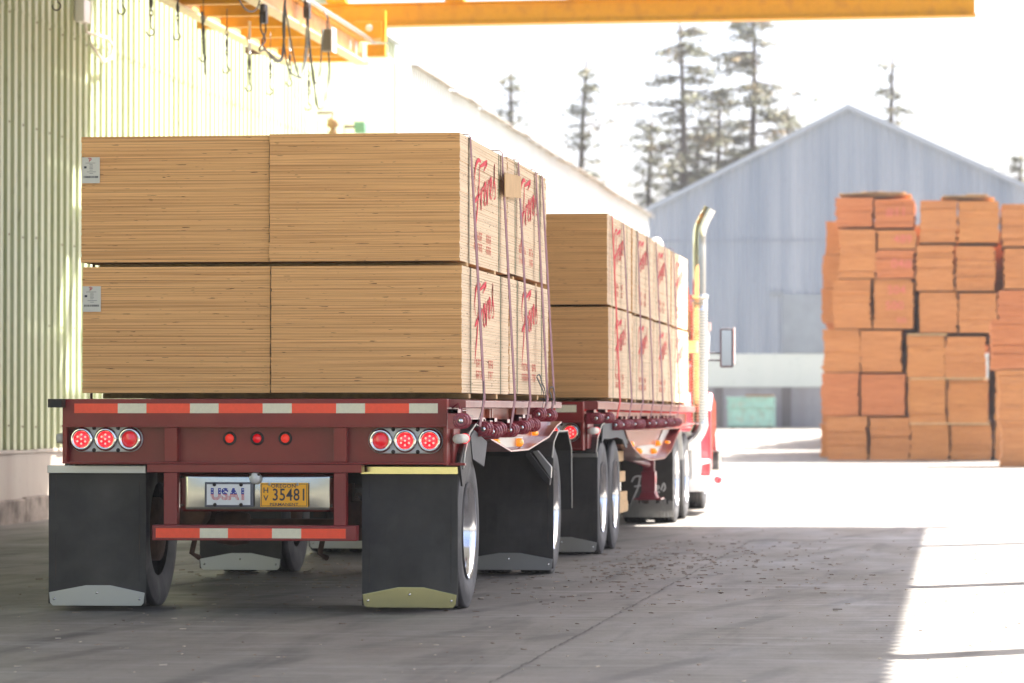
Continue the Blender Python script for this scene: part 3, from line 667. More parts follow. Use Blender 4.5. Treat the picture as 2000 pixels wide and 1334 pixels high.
back_pile(-3.5, -1.5, 3.0, 116, 'orange veneer bundle in the lowest pile nearest the warehouse', 3)
back_pile(-3.5, -1.5, 3.8, 112.6, 'orange veneer bundle in the rearmost pile in front of the warehouse', 6)

# ================================================================= TREES
def conifer(px, py_top, Y, half, z_base_frac, lab, seed, dens=1.0, lean=0, ragged=.5, name='conifer_tree'):
    rr = random.Random(seed); top = P(px, py_top, Y); x0, zt = top[0], top[2]; Ht = zt-.6; base = (x0, Y, .6)
    t = empty(name, base, lab, 'tree', 'conifers behind the warehouse')
    def trunk(z): 
        s = (z-.6)/Ht; return Vector((x0+lean*(s-1)*Ht*.1+.15*math.sin(s*7+seed), Y+.1*math.sin(s*5), z))
    mb = MB(); n = 14; pts = [trunk(.6+Ht*i/n) for i in range(n+1)]; mb.tube(pts, [.06+.36*(1-i/n) * (Ht/22) for i in range(n+1)], 8)
    cr_ = MB(); z = .6+Ht*z_base_frac; 
    while z < zt:
        s = (z-.6)/Ht; reach = half*(1-s)**.24*rr.uniform(.45, 1.15)+.25
        nb = rr.randint(4, 6)
        for b in range(nb):
            if rr.random() < ragged*.42: continue
            az = rr.uniform(0, 2*math.pi); L_ = reach*rr.uniform(.5, 1.1); rise = rr.uniform(-.1, .4)-(.25*(1-s))
            p0 = trunk(z); d = Vector((math.cos(az), math.sin(az), 0)); bp = []
            for k in range(6):
                u = k/5; bp.append(p0+d*L_*u+Vector((0, 0, L_*(rise*u-.35*u*u+(.14*u**3)))))
            mb.tube(bp, [.045*(1-.85*k/5)*(.5+L_/4) for k in range(6)], 5)
            clumps = [(rr.uniform(.25, 1), rr.uniform(.12, .30)) for _ in range(int(2+L_*2.3))]
            for u, cr0 in clumps:
                i = min(4, int(u*5)); c0 = bp[i].lerp(bp[i+1], u*5-i)
                c0 = c0+Vector((rr.gauss(0, .18), rr.gauss(0, .18), rr.gauss(-.06, .07)))
                for k in range(int(15*dens)):
                    c = c0+Vector((rr.gauss(0, cr0*1.1), rr.gauss(0, cr0*1.1), rr.gauss(-.03, cr0*.5)))
                    sz = rr.uniform(.09, .22); dd = Vector((rr.gauss(d.x, .8), rr.gauss(d.y, .8), rr.gauss(-.1, .35))).normalized()*sz
                    pp = dd.cross(Vector((rr.gauss(0, .5), rr.gauss(0, .5), 1))).normalized()*sz*.42
                    cr_.add([c-dd*.5, c+pp, c+dd, c-pp], [(0, 1, 2, 3)])
        z += rr.uniform(.34, .75)
    mb.build('trunk', M['bark'], t, base); cr_.build('crown', M['needle'], t, base); return t
conifer(1330, 42, 190, 4.6, .42, 'tall dark conifer rising left of the warehouse gable, its bare tip at the crane girder', 3, 1.25)
conifer(1468, 30, 192, 4.6, .42, 'tall broad conifer right beside the tallest one, its top crossing the yellow girder', 8, 1.25)
conifer(1400, 175, 196, 3.2, .3, 'lower bushy conifer filling the gap between the two tallest conifers', 14, 1.0)
conifer(1270, 235, 196, 2.0, .3, 'short conifer at the left foot of the tallest conifer group', 19, .9)
conifer(1535, 205, 198, 1.6, .3, 'short conifer filling the right side of the tallest conifer group', 52, .9)
conifer(1360, 260, 199, 2.8, .3, 'low dense conifer between the trunks of the two tallest conifers', 57, 1.0)
conifer(1152, 118, 185, 1.25, .45, 'slim ragged leaning conifer standing alone above the long shed roof', 23, 1.1, lean=.9, ragged=.8)
conifer(1003, 142, 185, 1.1, .45, 'sparse slim conifer farthest left above the long shed roof', 29, .9, lean=.2, ragged=1.0)
conifer(1742, 112, 185, 1.2, .45, 'sparse slim conifer behind the right slope of the warehouse roof', 31, .9, lean=-.2, ragged=.95)
conifer(1995, 300, 200, 1.7, .3, 'pale conifer top at the far right behind the warehouse', 37, .9)
conifer(1915, 318, 210, 1.1, .3, 'small faint conifer tip low behind the right end of the warehouse roof', 41, .8)

# ================================================================= PLYWOOD LOAD
def ply_mesh(seed, wx, ly, h, n=46):
    rr = random.Random(seed); mb = MB(); t = h/n
    sx_, sy_ = 0, 0
    for i in range(n):
        j = [rr.gauss(0, .0012) for _ in range(4)]
        if rr.random() < .06: j[1] -= .004
        mb.box((j[0], j[1], i*t), (wx+j[2], ly+j[3], (i+1)*t-.0008))
    return mb
def script_word(mb, X, y0, z0, W_, Hh):
    """the brushed word Freres on the +X side: strokes in a unit box, u to the right (+Y), v up"""
    st = [[(.30, 1.0), (.20, 1.02), (.10, .92), (.05, .70), (.10, .52)],
          [(.26, .96), (.22, .60), (.15, .20), (.08, -.08), (.05, -.22)], [(.06, .36), (.16, .44), (.28, .50)],
          [(.28, .58), (.30, .42), (.31, .26), (.33, .50), (.38, .60), (.42, .54)],
          [(.42, .34), (.47, .48), (.50, .60), (.46, .66), (.43, .50), (.46, .32), (.52, .38)],
          [(.54, .72), (.55, .52), (.56, .34), (.59, .60), (.63, .72), (.66, .66)],
          [(.66, .44), (.71, .58), (.74, .70), (.70, .74), (.67, .60), (.71, .42), (.77, .50)],
          [(.78, .52), (.84, .72), (.86, .98), (.85, .74), (.89, .60), (.90, .46), (.84, .42)],
          [(.27, .92), (.55, 1.0), (.42, .86)]]
    for s_ in st:
        pts = smooth_path([(X, y0+u*W_, z0+(v-.5+.16*(u-.5))*Hh) for u, v in s_], 5)
        hw = []
        for i, p in enumerate(pts):
            d = (pts[min(i+1, len(pts)-1)]-pts[max(i-1, 0)]).normalized(); t = i/(len(pts)-1)
            nn = Vector((0, -d.z, d.y))*(.005+.0115*math.sin(math.pi*min(1, t*1.1+.05))); hw.append(nn)
        mb.ribbon(pts, hw, (1, 0, 0), .0012)
def small_print(mb, X, y0, z0, rr):
    for g, (ya, n) in enumerate(((0, 5), (.62, 3))):
        for row in range(2):
            y = y0+ya
            for k in range(n):
                zc = z0-.075*row; h = .055
                mb.box((X, y, zc), (X+.0012, y+.012, zc+h))
                if rr.random() < .8: mb.box((X, y+.014, zc+h-.010), (X+.0012, y+.05, zc+h))
                if rr.random() < .6: mb.box((X, y+.014, zc+.02), (X+.0012, y+.045, zc+.03))
                if rr.random() < .6: mb.box((X, y+.040, zc), (X+.0012, y+.052, zc+.035))
                y += .085
WY, LY = 1.240, 2.425
H_ = .815
variants = {}
def bundle(x, y, z, lab, grp, h=H_, v=0, logo=True, wx=WY, dz_logo=0, green=True):
    key = (v, round(h, 3), logo)
    if key not in variants:
        rr = random.Random(100+v); r = empty('plywood_bundle', (0, 0, 0), lab, 'plywood bundle', grp)
        ply_mesh(50+v, wx, LY, h).build('sheets', M['ply'], r)
        for yb in (.42, 1.95) if green else ():
            mb = MB(); mb.ribbon([(wx+.004, yb, 0), (wx+.004, yb, h), (wx-.01, yb, h+.002), (.01, yb, h+.002), (-.004, yb, h), (-.004, yb, 0)], (0, .009, 0), (0, 0, 1), .0008)
            mb.box((wx+.003, yb-.009, 0), (wx+.0048, yb+.009, h)); mb.build('band', M['band'], r)
        if logo:
            mb = MB(); script_word(mb, wx+.0045, .60+rr.uniform(-.08, .08), .52+rr.uniform(-.03, .03), 1.22*rr.uniform(.92, 1.05), .40*rr.uniform(.94, 1.08)); mb.build('brushed_name', M['pinkprint'], r)
            mb = MB(); small_print(mb, wx+.0045, .62+.1*rr.random(), .17, rr); mb.build('stencil_print', M['fadeprint'], r)
        variants[key] = r; c = r
    else: c = copy_tree(variants[key])
    c.location = (x, y, z); c['label'] = lab; c['group'] = grp
    return c
gr1 = 'plywood bundles on the rear trailer'; gr2 = 'plywood bundles on the front trailer'
YR = 22.75; ZB0, ZB1 = 1.408, 2.256
XRr = -3.158-WY; XLr = P(158, 300, YR)[0]
xl = XLr
bundle(XRr, YR, ZB1, 'upper right plywood bundle at the tail of the rear trailer, facing the camera', gr1, .823, 1)
bundle(XRr+.012, YR, ZB0, 'lower right plywood bundle at the tail of the rear trailer, facing the camera', gr1, .818, 2)
bl1 = bundle(xl, YR+.02, ZB1, 'upper left plywood bundle at the tail of the rear trailer with a white tag', gr1, .818, 3, False)
bl2 = bundle(xl+.008, YR+.02, ZB0, 'lower left plywood bundle at the tail of the rear trailer with a white tag', gr1, .818, 4, False)
Y2 = YR+LY+.035
bundle(XRr+.0, Y2, ZB1+.015, 'upper forward plywood bundle on the right of the rear trailer, behind the cardboard guard', gr1, .823, 5)
bundle(XRr+.015, Y2, ZB0+.005, 'lower forward plywood bundle on the right side of the rear trailer', gr1, .818, 6)
bundle(xl, Y2, ZB1+.01, 'plywood bundle hidden behind the tagged left bundles of the rear trailer', gr1, .818, 3, False)
bundle(xl, Y2, ZB0, 'plywood bundle hidden behind the tagged left bundles of the rear trailer', gr1, .818, 4, False)
YFt = 32.6
ords = ['rearmost', 'second from the rear', 'third from the rear', 'foremost']
for i in range(4):
    y = YFt+i*(LY+.03)
    dx = (0, .01, .0, .004)[i]
    bundle(-3.165-WY+dx, y, 2.262-.006*i, 'upper right plywood bundle on the front trailer, '+ords[i], gr2, .83-.004*(i == 1), 7+i % 2)
    bundle(-3.165-WY+.01, y, ZB0-.008*i, 'lower right plywood bundle on the front trailer, '+ords[i], gr2, .83-.004*(i == 1), 7+i % 2)
    bundle(-3.19-2*WY, y, 2.262, 'left row plywood bundle on the front trailer hidden behind the rear load', gr2, .818, 3, False)
    bundle(-3.19-2*WY, y, ZB0, 'left row plywood bundle on the front trailer hidden behind the rear load', gr2, .818, 4, False)
# paper tags on the two left bundles
def ptag(px0, py0, px1, py1, wh):
    Yt = YR+.009; a = P(px0, py1, Yt); b = P(px1, py0, Yt); o_ = a
    rt = empty('paper_tag', a, 'white printed paper tag with barcode stapled to the %s left plywood bundle' % wh, 'tag', 'paper tags on the plywood ends')
    mb = MB(); mb.box((a[0], Yt-.0, a[2]), (b[0], Yt+.001, b[2])); mb.build('sheet', M['paper'], rt, o_)
    W_, Hh = b[0]-a[0], b[2]-a[2]; mb = MB()
    def ln(u0, u1, v, t=.004): mb.box((a[0]+W_*u0, Yt-.0012, a[2]+Hh*v), (a[0]+W_*u1, Yt-.0002, a[2]+Hh*v+t))
    for u0, u1, v in ((.2, .75, .77), (.42, .6, .72), (.42, .62, .66), (.42, .6, .61), (.42, .62, .56), (.42, .6, .5), (.28, .78, .43), (.42, .62, .37)): ln(u0, u1, v, .0022)
    ln(.12, .26, .57, .014)
    rr = random.Random(px0+py0); u = .1
    while u < .9: 
        w_ = rr.uniform(.008, .03); mb.box((a[0]+W_*u, Yt-.0012, a[2]+Hh*.2), (a[0]+W_*(u+w_), Yt-.0002, a[2]+Hh*.28)); u += w_+rr.uniform(.008, .03)
    mb.build('print', M['ink'], rt, o_)
    mb = MB(); cx, cz = a[0]+W_*.45, a[2]+Hh*.90
    mb.tube([(cx-.012, Yt-.002, cz+.008), (cx, Yt-.002, cz+.012), (cx+.012, Yt-.002, cz+.006), (cx+.004, Yt-.002, cz-.004), (cx-.006, Yt-.002, cz-.002)], .0022, 6)
    mb.tube([(cx+.002, Yt-.002, cz+.008), (cx-.006, Yt-.002, cz-.014)], .0022, 6); mb.build('red_emblem', M['plred'], rt, o_)
ptag(160, 307, 195, 358, 'upper'); ptag(161, 559, 197, 609, 'lower')
# dunnage
def dun(y, z, h, lab, grp, x0=XLr+.06, x1=-3.16, w_=.085):
    mb = MB(); mb.box((x0, y, z+.001), (x1, y+w_, z+h-.001)); tag(mb.build('dunnage_board', M['dunnage'], None, (x0, y, z), .003), lab, 'dunnage board', grp)
pos = ['first from the tail', 'second from the tail', 'third from the tail', 'fourth from the tail', 'fifth from the tail', 'sixth from the tail', 'seventh from the tail', 'eighth from the tail']
for i, y in enumerate((23.02, 24.42, 25.45, 26.85)):
    dun(y, 2.228, .027, 'board between the upper and lower plywood on the rear trailer, '+pos[i], 'boards between the rear trailer bundle layers', x1=-3.15+.0)
    dun(y+.1, 1.372, .035, 'board under the plywood on the rear trailer deck, '+pos[i], 'boards on the rear trailer deck', x1=-3.15)
for i in range(8):
    y = YFt+.3+(i//2)*(LY+.03)+(i % 2)*1.5
    dun(y, 2.241-.002*i, .018, 'board between the upper and lower plywood on the front trailer, '+pos[i], 'boards between the front trailer bundle layers', x1=-3.155)
    dun(y, 1.372-.002*i, .032, 'board under the plywood on the front trailer deck, '+pos[i], 'boards on the front trailer deck', x1=-3.155)
# cardboard guard
a = PX(987, 387, -3.115); b = PX(1018, 337, -3.115)
mb = MB(); y0, y1, z0, z1 = 25.02, 25.95, 2.845, 3.0
a2 = PX(987, 337, -3.11); a3 = PX(1018, 387, -3.11); a4 = PX(987, 384, -3.11); a5 = PX(1018, 345, -3.11)
mb.add([(-3.11, a2[1], a4[2]), (-3.11, a3[1], a3[2]), (-3.11, a3[1], a5[2]), (-3.11, a2[1], a2[2]), (-3.118, a2[1], a4[2]), (-3.118, a3[1], a3[2]), (-3.118, a3[1], a5[2]), (-3.118, a2[1], a2[2])],
       [(0, 1, 2, 3), (4, 7, 6, 5), (0, 4, 5, 1), (1, 5, 6, 2), (2, 6, 7, 3), (3, 7, 4, 0)])
tag(mb.build('cardboard_guard', M['card'], None, a4), 'square tan cardboard guard on the side of the rear load over the straps', 'cardboard')

# ================================================================= STRAPS
def strap(ytop, ybot, zw, lab, grp, m='strap', ztop=3.09, xs_=-3.152, xe=-3.055, xd=-3.085, xleft=XLr, wdt=.058, bow=.0):
    h = wdt/2; pts = [(xleft-.03, ytop, 1.2), (xleft-.03, ytop, 1.38), (xleft-.004, ytop, ztop-.01), (xleft+.02, ytop, ztop+.006), (xs_-.012, ytop, ztop+.006), (xs_+.003, ytop, ztop-.012)]
    n = 9
    for i in range(1, n+1):
        t = i/n; pts.append((xs_+(xe-xs_)*t+bow*math.sin(math.pi*t), ytop+(ybot-ytop)*t, ztop-.012+(1.375-ztop+.012)*t))
    pts += [(xd, ybot, zw+.02)]
    mb = MB(); vs = []
    for i, p in enumerate(pts):
        tw = .0065*math.sin(min(1, max(0, (i-5)/4))*1.6) if i > 5 else 0
        vs += [(p[0], p[1]-h, p[2]), (p[0]+tw, p[1]+h, p[2])]
    k = len(pts); mb.add(vs, [(2*i, 2*i+1, 2*i+3, 2*i+2) for i in range(k-1)])
    c = (xs_, ytop, 1.4); o = mb.build('cargo_strap', M[m], None, c); sl = o.modifiers.new('thickness', 'SOLIDIFY'); sl.thickness = .004; sl.offset = 1
    return tag(o, lab, 'strap', grp)
sp_ = []
for i, (pt, pb, zw) in enumerate((((918, 275), (943, 745), 1.17), ((980, 303), (1003, 745), 1.15), ((1012, 318), (1033, 745), 1.15), ((1046, 340), (1067, 745), 1.25), ((1058, 345), (1080, 765), 1.25))):
    yt = PX(pt[0], pt[1], -3.15)[1]; yb = PX(pb[0], pb[1], -3.06)[1]; sp_.append((yt, yb))
    strap(yt, yb, zw, ['tie down strap nearest the tail on the rear load', 'second tie down strap from the tail on the rear load', 'tie down strap passing the right edge of the cardboard guard', 'fourth tie down strap from the tail on the rear load', 'foremost tie down strap on the rear load'][i], 'tie down straps over the rear load', ztop=3.092+.012*(i > 0))
fr_s = []
for i, (pt, pb) in enumerate((((1193, 425), (1209, 780)), ((1215, 440), (1232, 780)), ((1243, 455), (1254, 780)), ((1262, 470), (1274, 780)), ((1279, 480), (1293, 780)), ((1296, 490), (1311, 780)), ((1313, 500), (1326, 780)))):
    yt = PX(pt[0], pt[1], -3.16)[1]; yb = PX(pb[0], pb[1], -3.06)[1]; fr_s.append((yt, yb))
    strap(yt, yb, 1.2, ['bright red', 'faded'][i > 0]+' tie down strap on the front load, '+['nearest the tail', 'second from the tail', 'third from the tail', 'fourth from the tail', 'fifth from the tail', 'sixth from the tail', 'foremost'][i],
          'tie down straps over the front load', 'strap_red' if i == 0 else 'strap', ztop=3.10, xleft=-5.66)
# loose tails
for (pts, lab) in (([(1058, 800), (1062, 770), (1052, 745), (1048, 735), (1054, 733), (1058, 748), (1064, 762), (1066, 790)], 'curled black strap tail on the rear load, left of the foremost strap'),
                   ([(1078, 800), (1077, 775), (1073, 764), (1074, 757), (1080, 757), (1083, 770), (1084, 790)], 'small curled black strap tail beside the foremost strap of the rear load'),
                   ([(944, 745), (943, 775), (940, 800), (930, 832)], 'black strap tail hanging to the rail near the tail of the rear trailer')):
    mb = MB(); w3 = [PX(a, b, -3.035) for a, b in pts]; w3 = smooth_path(w3, 5); mb.ribbon(w3, (.0, .012, .006), (1, 0, 0), .003)
    tag(mb.build('strap_tail', M['strap_black'], None, w3[0]), lab, 'strap', 'loose strap tails')

# ================================================================= TRAILER PARTS
YFR = 22.4                                                        # plane of the rear frame
def fx(px, py=850): return P(px, py, YFR)[0]
def fzz(py, px=500): return P(px, py, YFR)[2]
def tyre_prof(w_=.27, r=.51):
    h = w_/2; p = [(.305, -h*.80), (.33, -h*.90), (.40, -h*.985), (.46, -h*.98), (r-.018, -h*.88)]
    xs_ = [-.115, -.085, -.083, -.068, -.066, -.028, -.026, -.012, -.010, .010+.002, .028, .030, .066, .068, .083, .085, .115]
    tr = [(r-.004, -.118), (r, -.09), (r, -.072), (r-.014, -.069), (r-.014, -.060), (r, -.057), (r, -.026), (r-.014, -.023), (r-.014, -.014), (r, -.011), (r, .011), (r-.014, .014), (r-.014, .023), (r, .026), (r, .057), (r-.014, .060), (r-.014, .069), (r, .072), (r, .09), (r-.004, .118)]
    p += tr+[(a, -b) for a, b in [(r-.018, -h*.88), (.46, -h*.98), (.40, -h*.985), (.33, -h*.90), (.305, -h*.80)]]
    return p
RIM = [(.318, .0), (.318, -.012), (.300, -.016), (.292, -.05), (.285, -.10), (.262, -.135), (.19, -.150), (.17, -.145), (.165, -.10), (.150, -.085), (.06, -.08), (.055, -.06), (0, -.055)]
def wheel(root, org, xo, yc, sgn=1, r=.51, lbl=None, dual=True, inner_only=False):
    """sgn +1: outer face towards +X"""
    mb = MB(); hb = [(0, -.62), (.11, -.62), (.21, -.60), (.21, -.42), (.13, -.40), (.11, -.2), (.10, -.12), (0, -.12)]
    mb.lathe([(a, sgn*b) for a, b in hb], (xo, yc, r), 'x', 24); wh = mb.build('wheel', M['rust'], root, org)
    T = tyre_prof(r=r)
    for k, off in enumerate((-.14, -.485) if dual else (-.14,)):
        mb = MB(); mb.lathe([(a, sgn*(off+b)) for a, b in T], (xo, yc, r), 'x', 72); 
        # flattened contact patch
        mb.v = [(x, y, max(z, .004)) for x, y, z in mb.v]
        mb.build('tyre', M['rubber'], wh, org)
    mb = MB(); mb.lathe([(a, sgn*(b-.006)) for a, b in RIM], (xo, yc, r), 'x', 56)
    for k in range(10):
        a = 2*math.pi*k/10; mb.lathe([(.0, sgn*-.155), (.018, sgn*-.155), (.018, sgn*-.185), (0, sgn*-.185)][::-1], (xo, yc+.225*math.cos(a), r+.225*math.sin(a)), 'x', 8)
    mb.build('rim', M['alloy'], wh, org)
    return wh
def flap(root, org, x0, x1, Y, z0, z1, lab=None, top=True, bright=True, warp=0):
    mb = MB(); n = 8; vs = []; zs_ = [z0+.012, z0+.3*(z1-z0), z0+.6*(z1-z0), z1]
    fl = []
    for s_ in (0, .009):
        for k, z in enumerate(zs_):
            for i in range(n+1):
                u = i/n; vs.append((x0+(x1-x0)*u, Y+s_+warp*math.sin(u*3.1)*(1-k/3)+.006*math.sin(k*2+u*5), z))
    R_ = n+1; K = 4*R_
    for k in range(3):
        for i in range(n):
            a = k*R_+i; fl.append((a, a+1, a+R_+1, a+R_)); fl.append((K+a, K+a+R_, K+a+R_+1, K+a+1))
        a = k*R_; fl.append((a, a+R_, K+a+R_, K+a)); a = k*R_+n; fl.append((a, K+a, K+a+R_, a+R_))
    for i in range(n): fl.append((i, K+i, K+i+1, i+1)); a = 3*R_+i; fl.append((a, a+1, K+a+1, K+a))
    mb.add(vs, fl); f_ = mb.build('mud_flap', M['black'], root, org)
    W_ = x1-x0; m = (x0+x1)/2
    mb = MB(); mb.prism([(x0+.012, z0+.02), (x0+.03, z0), (x1-.03, z0), (x1-.012, z0+.02), (x1-.005, z0+.085), (m+.09, z0+.132), (m-.07, z0+.132), (x0+.005, z0+.085)], 'y', Y-.012, Y-.008)
    mb.build('flap_plate', M['trim'] if bright else M['steel'], f_, org, .002)
    mb = MB()
    for (x, z) in ((x0+.04, z0+.045), (x1-.04, z0+.045), (m, z0+.085)): mb.lathe([(0, -.022), (.008, -.019), (.010, -.012)], (x, Y, z), 'y', 10)
    mb.build('bolt', M['chrome'], f_, org)
    mb = MB()
    for x in (x0+.045, x1-.045):
        mb = MB(); mb.box((x, Y-.0025+warp*.2, z0+.16), (x+.004, Y+.001, z1-.06)); mb.build('edge_crease', M['dark'], f_, org)
    if top:
        mb = MB(); mb.box((x0-.005, Y-.022, z1-.05), (x1+.003, Y-.002, z1)); mb.build('flap_bracket', M['trim'] if bright else M['steel'], f_, org, .003)
    return f_
def winch(root, org, y, z, x=-3.085, tw=.15):
    mb = MB(); n = 9
    for s_ in (-tw/2, tw/2-.03):
        mb.lathe([(0, s_-.006), (.047, s_-.006), (.052, s_), (.047, s_+.008), (0, s_+.008)], (x, y, z), 'y', 18)
        mb.lathe([(.018, s_-.016), (.032, s_-.018), (.036, s_-.006)], (x, y, z), 'y', 14)
    mb.box((x-.085, y-tw/2, z-.05), (x-.02, y-tw/2+.008, z+.075)); mb.box((x-.085, y+tw/2-.008, z-.05), (x-.02, y+tw/2, z+.075))
    mb.box((x-.09, y-tw/2, z+.045), (x-.02, y+tw/2, z+.075))
    mb.lathe([(.025, -tw/2), (.025, tw/2-.02)], (x, y, z), 'y', 12)
    for k in range(9):
        a = 2*math.pi*k/9+.2; mb.lathe([(0, -tw/2-.010), (.006, -tw/2-.009), (.006, -tw/2-.004)], (x+.041*math.cos(a), y, z+.041*math.sin(a)), 'y', 6)
    w_ = mb.build('winch', M['maroon'], root, org, .0015)
    mb = MB(); mb.lathe([(0, -tw/2-.020), (.014, -tw/2-.021), (.017, -tw/2-.015), (.017, -tw/2)], (x, y, z), 'y', 14); mb.build('winch_socket', M['chrome'], w_, org)
    return w_
def lamp_cluster(root, org, cx, cz, Y, lit, k_=1.0):
    """three round lamps in an oval housing; cx = centre"""
    sp = .157*k_; r = .076*k_; mb = MB(); pts = []
    for k in range(13):
        a = math.pi/2+math.pi*k/12; pts.append((cx-sp+(r+.006)*math.cos(a), cz+(r+.006)*math.sin(a)))
    for k in range(13):
        a = -math.pi/2+math.pi*k/12; pts.append((cx+sp+(r+.006)*math.cos(a), cz+(r+.006)*math.sin(a)))
    mb.prism(pts, 'y', Y-.022, Y); hs = mb.build('lamp_housing', M['galv'], root, org, .006)
    mb = MB()
    for x in (cx-sp/2, cx+sp/2):
        for z in (cz-r*.93, cz+r*.93): mb.lathe([(0, -.028), (.012, -.026), (.014, -.021)], (x, Y, z), 'y', 10)
    mb.build('screw', M['dark'], hs, org)
    for i, x in enumerate((cx-sp, cx, cx+sp)):
        c = (x, Y-.022, cz)
        mb = MB(); mb.lathe([(r-.028, -.004), (r-.026, -.026), (r-.012, -.034), (r-.001, -.022), (r+.001, 0)], c, 'y', 36); bz = mb.build('lamp_bezel', M['chrome'], hs, org)
        mb = MB(); mb.lathe([(0, -.024), (.03, -.022), (r-.03, -.014), (r-.026, -.002)], c, 'y', 28); ls = mb.build('lamp_lens', M['lens'] if lit[i] else M['lens_dim'], bz, org)
        mb = MB(); led = [(0, 0)]+[(.029*k_*math.cos(a+.5), .029*k_*math.sin(a+.5)) for a in [2*math.pi*q/6 for q in range(6)]]
        for u, v in led: mb.lathe([(0, -.030), (.0065, -.027), (.0075, -.020)], (x+u, Y-.022, cz+v), 'y', 8)
        if lit[i]: mb.build('led_cluster', M['led'], bz, org)
    return hs
def marker(root, org, px, py, Y, dy=0):
    x, z = fx(px, py), fzz(py, px); mb = MB(); mb.lathe([(.028, -.004), (.032, -.016), (.042, -.012), (.044, 0)], (x, Y, z), 'y', 24); h = mb.build('marker_lamp', M['dark'], root, org)
    mb = MB(); mb.lathe([(0, -.022), (.02, -.018), (.029, -.004)], (x, Y, z), 'y', 20); mb.build('marker_lens', M['lens_dim'] if px == 498 else mat('marker_glow', (.5, .02, .015), .3, emit=(1, .06, .03), estr=.08), h, org)
def tape(root, org, segs, z0, z1, Y, first_red=True):
    vs = []; n = len(segs)
    for x in segs: vs += [(x, Y-.002, z0), (x, Y-.002, z1), (x, Y, z1), (x, Y, z0)]
    fs = [(0, 1, 2, 3), tuple(4*(n-1)+k for k in (3, 2, 1, 0))]
    for i in range(n-1):
        for k in range(4): fs.append((4*i+k, 4*i+4+k, 4*i+4+(k+1) % 4, 4*i+(k+1) % 4))
    mb = MB(); mb.add(vs, fs); o = mb.build('reflective_tape', M['tape_red'], root, org); o.data.materials.append(M['tape_white'])
    for p in o.data.polygons:
        i = (p.index-2)//4 if p.index >= 2 else (0 if p.index == 0 else n-2)
        p.material_index = i % 2

